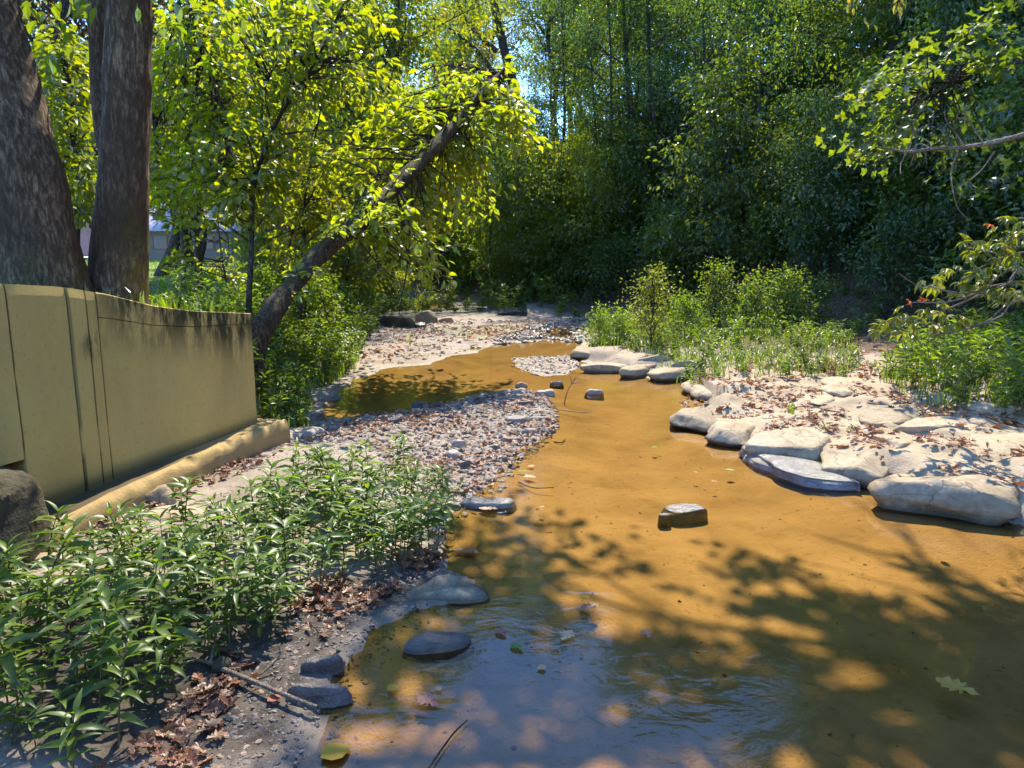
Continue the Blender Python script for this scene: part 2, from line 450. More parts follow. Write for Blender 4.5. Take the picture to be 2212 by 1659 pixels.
def simple_mat(name, col, rough=0.7, var=0.15, sc=4, bands=None):
    m, t, out = nodes(name)
    n = noise(t, sc, 4, 0.6, coords(t))
    c = ramp(t, n, [(0.3, tuple(x * (1 - var) for x in col)), (0.7, tuple(x * (1 + var) for x in col))])
    princ(t, out, c, rough)
    return m
M['siding'] = simple_mat('siding', (0.20, 0.16, 0.13))
M['siding_pink'] = simple_mat('siding_pink', (0.42, 0.22, 0.19))
M['roof'] = simple_mat('roof', (0.40, 0.36, 0.42), 0.4)
M['trim'] = simple_mat('trim', (0.34, 0.12, 0.09))
M['glass_dark'] = simple_mat('glass_dark', (0.03, 0.03, 0.035), 0.1)

# ------------------------------------------------------------------ terrain
def GP(*uv, z=0.0): return [G(u, v, z)[:2] for u, v in uv]

WATER = [np.array(p) for p in [(-1.2, -6), (-0.95, 0.5)]] + GP(
    (660, 1659), (700, 1560), (735, 1450), (850, 1345), (960, 1310), (1050, 1275), (985, 1225), (960, 1150), (985, 1090), (1050, 1042),
    (1110, 990), (1165, 945), (1200, 915), (1195, 868), (1130, 840), (1050, 848), (960, 872), (860, 893), (770, 905), (700, 912),
    (680, 890), (720, 860), (760, 822), (850, 792), (930, 787), (965, 770), (1030, 762), (1075, 742), (1190, 735), (1120, 722),
    (1190, 708), (1235, 697), (1290, 690), (1272, 720), (1250, 745), (1245, 775), (1290, 797), (1400, 815), (1500, 816), (1500, 840),
    (1575, 885), (1500, 905), (1560, 950), (1660, 985), (1790, 1030), (1910, 1065), (2060, 1110), (2190, 1130), (2330, 1150)) + \
    [np.array(p) for p in [(5.2, 2.6), (6.5, 0.5), (7, -6)]]
POOL = GP((868, 652), (962, 648), (975, 663), (905, 672), (860, 664))
SHELF = GP((1470, 900), (1485, 820), (1560, 800), (1800, 800), (2000, 830), (2300, 900), (2500, 1000), (2330, 1160), (2150, 1130), (1900, 1060), (1640, 975))
BANK = np.array([(-3.9, -8), (-3.3, 1.5), (-2.78, 3.76), (-2.27, 5.95), (-2.12, 6.6), (-2.65, 8.6), (-2.6, 10.7), (-3.3, 15.9), (-4.0, 20.1), (-4.8, 27.4), (-8.5, 36), (-14, 50), (-18, 120)])
HILL = np.array([(12, -10), (10.2, 5), (9.2, 12.3), (8.5, 15), (7, 17.3), (5.5, 21), (3.5, 25), (1.2, 29), (-2, 33), (-7, 44), (-12, 60), (-15, 120)])
WALL_A, WALL_B = np.array([-2.7, 3.76]), np.array([-2.19, 5.93])
WDIR = (WALL_B - WALL_A) / np.linalg.norm(WALL_B - WALL_A)
WNRM = np.array([WDIR[1], -WDIR[0]])
WLEN = float(np.linalg.norm(WALL_B - WALL_A))

def wall_top(s):
    """height of the wall's sloping top, s metres along it from the near seam"""
    return np.interp(s, [-3, -0.3, 0.35, 0.7, 1.1, 1.5, WLEN + 0.05], [1.58, 1.53, 1.485, 1.43, 1.335, 1.275, 1.205])

def A_(*p): return [(1400.9 + 0.2 * x, 774.2 + 0.2 * y) for x, y in p]
def B_(*p): return [(1769.6 + 0.2 * x, 811 + 0.2 * y) for x, y in p]
def C_(*p): return [(1216.6 + 0.1667 * x, 700.5 + 0.1667 * y) for x, y in p]
def D_(*p): return [(811 + 0.2167 * x, 796.3 + 0.2167 * y) for x, y in p]
def E_(*p): return [(590 + 0.3333 * x, 553 + 0.3333 * y) for x, y in p]
def F_(*p): return [(0.3667 * x, 1106 + 0.3667 * y) for x, y in p]
def G_(*p): return [(737 + 0.4 * x, 1032 + 0.4 * y) for x, y in p]

ROCKS = [
 ('wedge shaped pale slab with shadowed notch, behind the long nosed slab', A_((395, 235), (600, 150), (830, 150), (1050, 170), (1200, 250), (1190, 330), (1080, 400), (980, 380), (900, 440), (700, 430), (520, 390), (470, 340), (410, 300)), 0.17, 0.0, {}),
 ('long pale slab with blunt nose jutting furthest out over the water', A_((275, 620), (340, 515), (440, 545), (530, 480), (720, 455), (960, 440), (1100, 470), (1150, 530), (1000, 620), (850, 690), (740, 760), (640, 780), (440, 700), (300, 660)), 0.19, 0.0, dict(over=0.05)),
 ('smooth sloping pale rock between the nosed slab and the dark faced boulder', A_((650, 810), (760, 690), (850, 610), (1000, 550), (1150, 505), (1230, 600), (1190, 700), (1150, 800), (1100, 890), (1050, 930), (900, 910), (740, 870), (660, 830)), 0.2, 0.0, dict(over=0.05)),
 ('rounded pale boulder with hollowed dark front above the wet ledge', A_((1080, 930), (1160, 830), (1280, 750), (1450, 685), (1640, 690), (1800, 770), (1900, 870), (1970, 970), (1870, 1090), (1790, 1120), (1600, 1060), (1400, 1030), (1200, 980)), 0.24, 0.02, dict(dome=4.5)),
 ('broad smooth pale rock left of the largest boulder at the water', B_((60, 940), (130, 740), (300, 690), (560, 650), (740, 680), (880, 780), (1050, 870), (1000, 930), (800, 960), (760, 1030), (700, 1140), (620, 1170), (400, 1090), (150, 1000)), 0.24, 0.02, dict(dome=4)),
 ('largest smooth boulder with deep shadow under its front at right', B_((690, 1160), (760, 990), (1000, 940), (1250, 945), (1450, 925), (1640, 900), (1760, 1000), (1900, 1090), (2040, 1200), (2070, 1330), (2040, 1480), (1980, 1580), (1800, 1550), (1500, 1440), (1200, 1330), (900, 1240)), 0.30, 0.0, dict(dome=4.5, over=0.06)),
 ('wavy hump of bedrock in the middle of the pale shelf', B_((460, 420), (600, 300), (750, 235), (880, 250), (1000, 350), (1060, 430), (900, 520), (700, 550), (540, 520)), 0.14, 0.14, {}),
 ('scooped hump of bedrock behind the small leaf filled pool', B_((880, 580), (1000, 490), (1160, 410), (1330, 405), (1500, 460), (1660, 560), (1500, 620), (1300, 600), (1080, 610)), 0.15, 0.16, {}),
 ('dark shaded stone at the back right of the shelf by the plants', B_((1540, 340), (1700, 245), (1850, 235), (1980, 300), (2060, 400), (1900, 460), (1780, 430), (1650, 390)), 0.2, 0.2, {}),
 ('low wide swell of bedrock at the far right of the shelf', B_((1620, 560), (1800, 440), (1920, 460), (2100, 560), (2300, 600), (2500, 720), (2300, 860), (1950, 900), (1650, 860), (1540, 800), (1640, 700)), 0.13, 0.14, {}),
 ('small flat hump just behind the broad smooth rock', B_((600, 610), (800, 565), (1000, 610), (1050, 700), (880, 770), (740, 700)), 0.09, 0.16, {}),
 ('low curved rib of rock between the leaf pool and the largest boulder', B_((1150, 870), (1250, 775), (1500, 795), (1700, 795), (1920, 880), (1770, 990), (1420, 930), (1250, 920)), 0.10, 0.13, {}),
 ('pale rock bump behind the rounded boulder, a tuft beside it', A_((1250, 620), (1350, 560), (1500, 520), (1630, 555), (1720, 650), (1540, 690), (1360, 690)), 0.12, 0.12, {}),
 ('little pointed stone among red leaves at the back of the shelf', A_((1490, 290), (1600, 225), (1710, 300), (1600, 340)), 0.09, 0.16, dict(dome=1.6)),
 ('rounded hump ringed by red leaves in the upper shelf', A_((1680, 440), (1760, 330), (1900, 330), (2010, 420), (1860, 490)), 0.10, 0.17, {}),
 ('small round cobble beside the curled brown leaf', A_((1340, 490), (1440, 425), (1490, 490), (1410, 540)), 0.08, 0.14, dict(dome=2.2)),
 ('flat pale hump at the back of the shelf near the grass', A_((1890, 240), (2080, 150), (2230, 165), (2310, 260), (2100, 305)), 0.10, 0.18, {}),
 ('narrow pale hump below the flat back hump of the shelf', A_((1880, 330), (2000, 250), (2200, 300), (2300, 370), (2120, 400)), 0.09, 0.18, {}),
 ('pale hump with leaf filled cracks right of the shelf middle', B_((360, 160), (500, 105), (640, 170), (770, 215), (640, 270), (450, 260)), 0.09, 0.18, {}),
 ('smooth swell joining the upper slab to the shelf', A_((1150, 380), (1220, 290), (1330, 320), (1350, 420), (1260, 470), (1180, 450)), 0.12, 0.1, {}),
 ('low pale rock behind the sprig of green seedlings', A_((1640, 690), (1750, 590), (2000, 560), (2150, 640), (2230, 760), (2000, 830), (1800, 760)), 0.08, 0.13, {}),
 ('flat topped pale slab tilted to the water, last before the grass tuft', C_((1125, 620), (1250, 530), (1400, 485), (1600, 505), (1845, 590), (1830, 645), (1700, 670), (1450, 710), (1220, 690), (1140, 650)), 0.2, 0.0, dict(dome=3.5)),
 ('small knobbly pale rock left of the flat tilted slab', C_((755, 625), (800, 575), (950, 515), (1100, 465), (1225, 490), (1110, 580), (1065, 635), (900, 668), (780, 650)), 0.19, 0.0, dict(over=0.05)),
 ('saddle shaped pale rock with dark undercut at the water edge', C_((270, 560), (400, 465), (550, 490), (800, 480), (890, 550), (740, 605), (560, 590), (380, 578)), 0.17, 0.0, dict(over=0.06, rough=0.05)),
 ('farthest grey slab of the right rocks, low and long', C_((130, 390), (210, 285), (420, 285), (600, 225), (720, 255), (760, 350), (690, 430), (560, 450), (330, 435)), 0.26, 0.0, {}),
 ('shaded grey rock under the yellow shrub', C_((700, 430), (790, 300), (1000, 290), (1220, 390), (1020, 500), (860, 550), (780, 490)), 0.24, 0.03, {}),
 ('dark lump of rock behind the knobbly pale rock', C_((1000, 500), (1060, 400), (1250, 375), (1370, 470), (1200, 510)), 0.2, 0.1, {}),
 ('brown leaf strewn rock behind the flat tilted slab', C_((1430, 480), (1550, 435), (1750, 445), (1870, 560), (1840, 600), (1600, 520)), 0.2, 0.1, {}),
]
def rock_pts(uv, h, zb):
    v = [q[1] for q in uv]; v0, v1 = min(v), max(v)
    return np.array([G(u, w, zb + 0.03 + (h * 0.75) * (v1 - w) / (v1 - v0 + 1e-6))[:2] for u, w in uv])
FILL = [(rock_pts(uv, h, zb), zb + h) for _, uv, h, zb, _ in ROCKS]
FLO, FHI = np.min([p.min(0) for p, _ in FILL], 0) - 0.6, np.max([p.max(0) for p, _ in FILL], 0) + 0.6
ISLAND = GP(*E_((1545, 655), (1700, 640), (1950, 650), (1990, 700), (1900, 755), (1750, 765), (1600, 720)), z=0.03)
def shelf_fill(x, y, z, sd):
    """bedrock that joins the humps of the shelf"""
    m = (x > FLO[0]) & (x < FHI[0]) & (y > FLO[1]) & (y < FHI[1]) & (sd > 0)
    if not m.any(): return z
    xx, yy = x[m], y[m]; f = np.full(xx.shape, -1.0)
    for p, top in FILL:
        d = sdist(xx, yy, p); c = p.mean(0); r = np.abs(p - c).max()
        f = np.maximum(f, top * 0.80 - 0.045 - 0.55 * np.maximum(0, d))
    z = z.copy(); z[m] = np.maximum(z[m], f * sstep(0.02, 0.16, sd[m]))
    return z

def terrain(x, y):
    shp = np.shape(x); x = np.atleast_1d(np.asarray(x, float)); y = np.atleast_1d(np.asarray(y, float))
    p = np.stack([x, y], -1)
    sd = np.maximum(np.minimum(sdist(x, y, WATER), sdist(x, y, POOL)), -sdist(x, y, ISLAND))
    sd = sd + 0.10 * fbm(p * 2.2, 3, 5) * sstep(0, 2, y)
    dl, dr, sh = side(x, y, BANK), -side(x, y, HILL), sdist(x, y, SHELF)
    out = 0.012 + 0.07 * sstep(0, 1.6, sd) + 0.035 * fbm(p * 1.7, 4, 1) * sstep(0.05, 0.6, sd)
    far = sstep(11, 16, y)
    out = out * (1 - far) + far * (0.006 + 0.075 * fbm(p * np.array([0.45, 1.1]), 4, 11) + 0.05 * sstep(1.5, 4, sd))
    inn = -0.012 - 0.07 * sstep(0, 0.9, -sd) + 0.02 * fbm(p * 1.5, 4, 2)
    z = np.where(sd > 0, out, inn)
    # right bank: low shelf then bank under the plants
    right = (x > 0.5 + 0.0 * y) & (sd > 0)
    z = np.where(right, z + 0.20 * sstep(0.6, 3.5, sd) + 0.05 * fbm(p * 3, 3, 8) * sstep(0.2, 0.8, sd), z)
    hum = 0.185 + 0.11 * fbm(p * 2.6, 3, 31) + 0.05 * np.abs(fbm(p * 5, 2, 33))
    z = np.where(sd > 0, np.maximum(z, hum * sstep(0.10, -0.35, sh)), z)
    z = shelf_fill(x, y, z, sd)
    # hillside beyond the right bank
    hs = np.maximum(dr, 0)
    z = z + sstep(-1.2, 0.2, dr) * 0.25 + 22 * (1 - np.exp(-hs * 0.85 / 22)) + 0.5 * fbm(p * 0.35, 3, 4) * sstep(0, 3, hs)
    # left bank
    w = np.interp(y, [5.9, 6.6, 9], [0.16, 0.8, 1.9])
    ws = (x - WALL_A[0]) * WDIR[0] + (y - WALL_A[1]) * WDIR[1]
    hb = np.where(y < 7, wall_top(np.clip(ws, -3, WLEN)) - 0.06, 1.0)
    hb = hb * (1 - sstep(5.5, 8.5, y)) + 0.95 * sstep(5.5, 8.5, y)
    hb = hb + np.clip((y - 14) / 45, 0, 1.2) * 1.25 + 0.10 * fbm(p * 0.8, 3, 6)
    lb = sstep(0.02, 1, dl / w)
    z = z * (1 - lb) + lb * hb
    return tuple(q.reshape(shp) for q in (z, sd, dl, dr, sh))

def axis(segs):
    r = [segs[0][0]]
    for a, b, st in segs:
        n = max(1, int(round((b - a) / st))); r += list(np.linspace(a, b, n + 1)[1:])
    return np.array(r)
gx = axis([(-600, -100, 60), (-100, -40, 6), (-40, -10, 1.0), (-10, -4, 0.2), (-4, 5.5, 0.04), (5.5, 12, 0.2), (12, 40, 1.0), (40, 100, 6), (100, 600, 60)])
gy = axis([(-600, -60, 60), (-60, -8, 4), (-8, 1.2, 0.35), (1.2, 8, 0.035), (8, 14, 0.07), (14, 32, 0.2), (32, 60, 0.8), (60, 120, 5), (120, 1200, 80)])
X, Y = np.meshgrid(gx, gy)
Z, SD, DL, DR, SH = terrain(X, Y)
nx, ny = len(gx), len(gy)
i = np.arange(ny - 1)[:, None] * nx; j = np.arange(nx - 1)[None]
F = np.stack([i + j, i + j + 1, i + nx + j + 1, i + nx + j], -1).reshape(-1, 4)
me = MB().add(np.stack([X, Y, Z], -1).reshape(-1, 3), F).mesh('ground', M['ground'])
P2 = np.stack([X, Y], -1)
fz = fbm(P2 * 1.3, 4, 21)
under = sstep(0.03, -0.05, SD)
MUD = GP((0, 1700), (0, 1330), (300, 1300), (620, 1280), (830, 1225), (960, 1200), (1060, 1270), (850, 1350), (740, 1460), (700, 1700))
mud = sstep(0.12, -0.12, sdist(X, Y, MUD) + 0.15 * fz) * (1 - under)
mud = np.maximum(mud, sstep(1.6, 0.8, Y) * (1 - under))
soil = np.maximum(sstep(0.1, 0.5, DL + 0.3 * fz), np.maximum(sstep(-3.0, -1.6, DR + 0.8 * fz) * (X > 0), sstep(-0.6, 0.2, DR + 0.4 * fz)))
SOILR = GP((1500, 775), (1700, 790), (1900, 800), (2010, 830), (2300, 890), (2600, 900), (2600, 600), (1300, 640), (1310, 700), (1400, 760))
soil = np.maximum(soil, sstep(0.25, -0.15, sdist(X, Y, SOILR) + 0.3 * fz))
lawn = sstep(1.5, 4.5, DL + fz) * sstep(17, 21, Y + 2 * fz) * (X < -5)
wet = sstep(0.10, 0.0, np.abs(SD - 0.03)) * (1 - under) * 0.8
flat = sstep(12, 16, Y) * (DL < 0) * (DR < 0) * sstep(0.012, -0.01, Z)
under = np.maximum(under, flat)
wet = np.maximum(wet, sstep(12, 16, Y) * (DL < 0) * (DR < 0) * sstep(0.02, 0.006, Z) * (1 - under) * 0.8)
for nm, ch in (('zone', (under, soil, lawn)), ('zone2', (mud, wet, sstep(0.35, 0.0, SH + 0.1 * fz) * (SD > 0)))):
    at = me.color_attributes.new(nm, 'FLOAT_COLOR', 'POINT')
    c = np.ones((X.size, 4), np.float32)
    for k in range(3): c[:, k] = ch[k].ravel()
    at.data.foreach_set('color', c.ravel())
tag(obj('ground', me), kind='structure')

def hz(x, y): return terrain(np.asarray(x, float), np.asarray(y, float))[0]

w = MB()
wx, wy = axis([(-14, -5, 3), (-5, 9, 1), (9, 10, 1)]), axis([(-8, 2, 2), (2, 40, 2)])
WX, WY = np.meshgrid(wx, wy); n2 = len(wx)
i = np.arange(len(wy) - 1)[:, None] * n2; j = np.arange(n2 - 1)[None]
w.add(np.stack([WX, WY, np.zeros_like(WX)], -1).reshape(-1, 3), np.stack([i + j, i + j + 1, i + n2 + j + 1, i + n2 + j], -1).reshape(-1, 4))
tag(obj('stream_water', w.mesh('stream_water', M['water'])), kind='structure')

# ------------------------------------------------------------------ leaf shapes
def tmpl(v, f): return np.array(v, float), np.array(f, int)
L_DIA = tmpl([(0, 0, 0), (-.5, .45, .10), (0, 1, -.12), (.5, .45, .10)], [(0, 2, 1), (0, 3, 2)])
L_OVA = tmpl([(0, 0, 0), (-.36, .22, .05), (-.46, .5, .07), (-.24, .8, 0), (0, 1.0, -.12), (.24, .8, 0), (.46, .5, .07), (.36, .22, .05), (0, .5, -.02)],
             [(0, 8, 1), (1, 8, 2), (2, 8, 3), (3, 8, 4), (4, 8, 5), (5, 8, 6), (6, 8, 7), (7, 8, 0)])
L_LAN = tmpl([(0, 0, 0), (-.5, .28, .05), (-.42, .55, .06), (0, 1, -.16), (.42, .55, .06), (.5, .28, .05), (0, .3, -.02), (0, .62, -.03)],
             [(0, 6, 1), (1, 6, 7), (1, 7, 2), (2, 7, 3), (0, 5, 6), (5, 7, 6), (5, 4, 7), (4, 3, 7)])
def star(lobes, inner=0.45, curl=0.15):
    v = [(0, 0.42, -0.05)]; n = lobes * 2
    v.append((0, 0, 0))
    for k in range(1, n):
        a = -math.pi / 2 + 2 * math.pi * k / n
        r = 0.58 if k % 2 == 0 else 0.58 * inner
        v.append((r * math.cos(a) * 1.05, 0.42 + r * math.sin(a), curl * (r / 0.58) ** 2 * (1 if k % 3 else -0.6)))
    m = len(v)
    return tmpl(v, [(0, k, k + 1 if k + 1 < m else 1) for k in range(1, m)])
L_STAR = star(5, 0.56)
L_STAR2 = star(5, 0.62, 0.2)
def oak():
    L, Rr, ys = [], [], [0.06, 0.16, 0.24, 0.33, 0.42, 0.52, 0.62, 0.72, 0.82, 0.92]
    ws = [0.05, 0.20, 0.13, 0.34, 0.19, 0.44, 0.22, 0.34, 0.16, 0.12]
    v = [(0, 0, 0)] + [(-w, y + 0.06 * (w > 0.25), 0.09 * w * (1 + (i % 3))) for i, (w, y) in enumerate(zip(ws, ys))] + [(0.02, 1.0, 0.06)] + [(w * 0.95, y + 0.04, 0.13 * w * (1 + ((i + 1) % 3))) for i, (w, y) in reversed(list(enumerate(zip(ws, ys))))] + [(0, 0.5, -0.03)]
    m = len(v) - 1
    return tmpl(v, [(m, k, (k + 1) % m) for k in range(m)])
L_OAK = oak()

def leaves(mb, tm, P, T, Nn, L, W, m=0):
    P, T, Nn = np.asarray(P, float), unit(T), np.asarray(Nn, float)
    n = len(P)
    L = np.broadcast_to(np.asarray(L, float), (n,))[:, None, None]; W = np.broadcast_to(np.asarray(W, float), (n,))[:, None]
    Xx = unit(np.cross(T, Nn)); Nn = np.cross(Xx, T)
    tv, tf = tm; k = len(tv)
    v = P[:, None] + L * ((tv[None, :, 0] * W)[..., None] * Xx[:, None] + tv[None, :, 1, None] * T[:, None] + tv[None, :, 2, None] * Nn[:, None])
    f = tf[None] + (np.arange(n) * k)[:, None, None]
    mb.add(v.reshape(-1, 3), f.reshape(-1, tf.shape[1]), m)

def rnd_unit(rng, n):
    return unit(rng.normal(size=(n, 3)))

# ------------------------------------------------------------------ trees
def grow(seed, H, r0, cb, cr, nl, ll, limbs=14, lean=(0, 0), sig=0.22, path=None, sub=5, sides=8, droop=0.25, flat=0.6, lw=0.55, tm=L_DIA, up=(12, 60), one_side=None, flare=1.35, keep=None):
    """a tapered trunk with limbs, and leaves set in clumps on them; returns wood MB and leaf MB"""
    rng = np.random.default_rng(seed)
    if path is None:
        n = 9; t = np.linspace(0, 1, n)
        wob = np.cumsum(rng.normal(size=(n, 2)) * 0.018 * H, 0); wob -= wob[0]
        path = np.stack([lean[0] * t * H + wob[:, 0], lean[1] * t * H + wob[:, 1], t * H * 0.94 - 0.25 * (t == 0)], 1)
    path = np.asarray(path, float)
    path = catmull(path, 4 * len(path))
    tt = np.linspace(0, 1, len(path))
    rad = r0 * (1 - 0.85 * tt) * (1 + (flare - 1) * np.exp(-tt * 14))
    wood = MB(); wood.add(*tube(path, rad, sides))
    cl, cd = [], []
    ga = rng.uniform(0, 6.28)
    zb = np.interp(cb, [0, 1], [0, 1])
    for k in range(limbs):
        s = (k + rng.uniform(0, 0.9)) / limbs
        t = cb + (0.97 - cb) * s
        i = min(int(t * (len(path) - 1)), len(path) - 2)
        p0 = path[i]; az = ga + k * 2.4 + rng.normal() * 0.3
        if one_side is not None and rng.uniform() < 0.7: az = one_side + rng.normal() * 0.7
        el = math.radians(np.interp(s, [0, 1], up) + rng.normal() * 8)
        ln = cr * (0.55 + 0.5 * math.sin(math.pi * (0.12 + 0.8 * s))) * rng.uniform(0.75, 1.15)
        d = np.array([math.cos(az) * math.cos(el), math.sin(az) * math.cos(el), math.sin(el)])
        q = [p0]; dd = d.copy()
        for _ in range(4):
            dd = unit(dd + rng.normal(size=3) * 0.16 + np.array([0, 0, 0.06])); q.append(q[-1] + dd * ln / 4)
        q = catmull(q, 9)
        r1 = max(min(rad[i] * 0.55, 0.014 * ln + 0.012), 0.008)
        wood.add(*tube(q, np.linspace(r1, 0.004, 9), 5))
        for b in range(sub):
            u = 0.25 + 0.75 * (b + rng.uniform()) / sub; j = min(int(u * 8), 7)
            d2 = unit(unit(q[j + 1] - q[j]) * 0.55 + rnd_unit(rng, 1)[0] * np.array([0.9, 0.9, 0.45]))
            l2 = ln * 0.42 * (1.15 - 0.5 * u) * rng.uniform(0.6, 1.2)
            m = np.array([q[j] + d2 * l2 * w + np.array([0, 0, -0.1 * l2 * w * w]) for w in (0, 0.35, 0.7, 1.0)])
            wood.add(*tube(m, np.linspace(r1 * 0.38 + 0.002, 0.002, 4), 4))
            for w in (1, 2, 3): cl.append(m[w]); cd.append(d2)
        cl.append(q[-1]); cd.append(dd)
    cl, cd = np.array(cl), np.array(cd)
    lf = MB()
    if nl:
        wt = rng.uniform(0.15, 1, len(cl)); wt /= wt.sum()
        k = rng.choice(len(cl), nl, p=wt)
        off = rng.normal(size=(nl, 3)) * sig * np.array([1, 1, flat])
        P = cl[k] + off
        if keep is not None:
            m = keep(P, rng); P, off, k = P[m], off[m], k[m]; nl = len(P)
        T = unit(off + 1e-6) * 0.7 + cd[k] * 0.5 + rnd_unit(rng, nl) * 0.7 + np.array([0, 0, -droop * 2])
        Nn = np.array([0, 0, 1.0]) + rng.normal(size=(nl, 3)) * 0.55
        leaves(lf, tm, P, T, Nn, ll * rng.uniform(0.6, 1.25, nl), lw * rng.uniform(0.8, 1.2, nl))
    return wood, lf

def plant_tree(name, label, cat, wl, wm, lm, loc, rz=0, sc=1.0, group=None):
    o = thing(name, label, cat, loc, rz, group); o.scale = (sc, sc, sc)
    obj('trunk', wl[0].mesh('trunk', wm), o)
    if wl[1].v: tag(obj('crown', wl[1].mesh('crown', lm, False), o), kind='stuff')
    return o

# templates that are copied: the first use is the template itself
class Kind:
    def __init__(self, name, cat, wl, wm, lm):
        self.tr = wl[0].mesh('trunk', M[wm]); self.cr = [wl[1].mesh('crown', M[m], False) for m in lm]
        self.name, self.cat = name, cat
    def put(self, x, y, label, group, rz=0, sc=1.0, lm=0, dz=-0.05, tilt=(0, 0)):
        o = thing(self.name, label, self.cat, (x, y, float(hz(x, y)) + dz), rz, group); o.scale = (sc,) * 3
        o.rotation_euler = (tilt[0], tilt[1], rz)
        obj('trunk', self.tr, o); tag(obj('crown', self.cr[lm], o), kind='stuff')
        return o

TALL = [Kind('forest_tree', 'tree', grow(s, 15, 0.2, 0.30, 3.2, 15000, 0.17, 24, (rx, ry), 0.42, sub=6, droop=0.3), 'bark_far', ('leaf_mid', 'leaf_dark', 'leaf_yellow', 'leaf_bright'))
        for s, rx, ry in ((11, .03, 0), (12, -.04, .02), (13, .01, -.05))]
UNDER = [Kind('understory_tree', 'tree', grow(s, 5.5, 0.06, 0.16, 1.9, 5200, 0.15, 20, (rx, 0), 0.27, sub=5, droop=0.35), 'bark_far', ('leaf_bright', 'leaf_mid', 'leaf_dark', 'leaf_yellow'))
         for s, rx in ((21, .08), (22, -.1), (23, .02))]
BUSH = [Kind('shrub', 'shrub', grow(s, 1.5, 0.02, 0.05, 0.9, 1700, 0.115, 20, (0, 0), 0.19, sub=4, droop=0.2, up=(10, 70), flat=0.8), 'twig', ('leaf_mid', 'leaf_dark', 'leaf_herb', 'leaf_yellow'))
        for s in (31, 32, 33)]

rng = np.random.default_rng(99)
R = random.Random(5)
def scatter(poly, n, mind, rng, tries=40):
    poly = np.asarray(poly)[:, :2]; lo, hi = poly.min(0), poly.max(0); pts = []
    for _ in range(n * tries):
        p = rng.uniform(lo, hi)
        if sdist(np.array([p[0]]), np.array([p[1]]), poly)[0] < 0 and all((p[0] - q[0]) ** 2 + (p[1] - q[1]) ** 2 > mind ** 2 for q in pts):
            pts.append(p)
            if len(pts) >= n: break
    return pts

# ---- forest on the right hillside
LH = 'leafy forest tree standing on the shaded hillside right of the stream'
HF = scatter([(8.6, 18), (10.5, 12), (11.5, 4), (24, 2), (30, 26), (12, 24)], 32, 2.4, rng) + scatter([(2, 42), (12, 33), (30, 30), (20, 50), (2, 52)], 14, 3.6, rng) + scatter([(2, 50), (22, 46), (34, 30), (44, 40), (30, 66), (0, 66)], 30, 3.6, rng)
for p in [q for q in HF if not (q[0] < 12.5 and q[1] < 17)]:
    TALL[R.randrange(3)].put(p[0], p[1], ('tall shaded tree on the dark slope at the right edge' if p[0] > 0.55 * p[1] else 'tall hillside tree above the right bank shrubs' if p[0] > 0.28 * p[1] else 'tall hillside tree right of the stream bend'), 'forest trees on the right hillside', R.uniform(0, 6.3), R.uniform(0.8, 1.15), (R.choice([0, 1, 1, 1]) if p[0] > 8 and p[1] < 20 else R.choice([0, 1, 1, 3])), -0.1)  # dark crowns put slope shade into leaf colour, bright ones its sunlit patches
LU = 'small understory tree with layered leaves on the right hillside'
for p in scatter([(-3, 36), (1, 31), (5.5, 22), (8.2, 16.2), (9.3, 12), (10.5, 5), (16, 4), (16, 16), (9, 28), (2, 42), (-5, 46)], 56, 1.5, rng):
    UNDER[R.randrange(3)].put(p[0], p[1], ('small layered understory tree on the dark slope at the right edge' if p[0] > 0.5 * p[1] else 'small understory tree on the slope behind the yellow shrub' if p[0] > 0.2 * p[1] else 'small understory tree right of the stream bend'), 'understory trees on the right hillside', R.uniform(0, 6.3), R.uniform(0.6, 1.1), (R.choice([2, 2, 2, 1]) if p[0] > 5 else R.choice([1, 1, 2, 0])), -0.1)  # leaf tone again stands in for shade and sunlit patches on the slope
LB = 'low dark shrub covering the foot of the right hillside'
for p in scatter([(-5, 42), (-2, 34), (0, 30.5), (3.4, 24.6), (5.6, 20.6), (8.2, 15.4), (9, 12), (10, 5), (15, 5), (14, 15), (8, 25), (2, 38), (-2, 46)], 150, 0.75, rng):
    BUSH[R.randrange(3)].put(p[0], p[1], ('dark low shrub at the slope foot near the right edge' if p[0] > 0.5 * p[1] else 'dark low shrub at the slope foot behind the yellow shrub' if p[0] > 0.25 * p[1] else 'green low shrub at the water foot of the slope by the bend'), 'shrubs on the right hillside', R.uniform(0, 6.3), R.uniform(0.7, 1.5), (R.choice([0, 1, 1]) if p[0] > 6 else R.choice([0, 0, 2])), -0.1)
for p in scatter([(8, 27), (13, 18), (24, 12), (26, 30), (12, 36)], 30, 1.9, rng):
    UNDER[R.randrange(3)].put(p[0], p[1], 'understory tree high up on the right hillside', 'understory trees high on the hillside', R.uniform(0, 6.3), R.uniform(0.9, 1.4), R.choice([1, 2, 2]), -0.1)
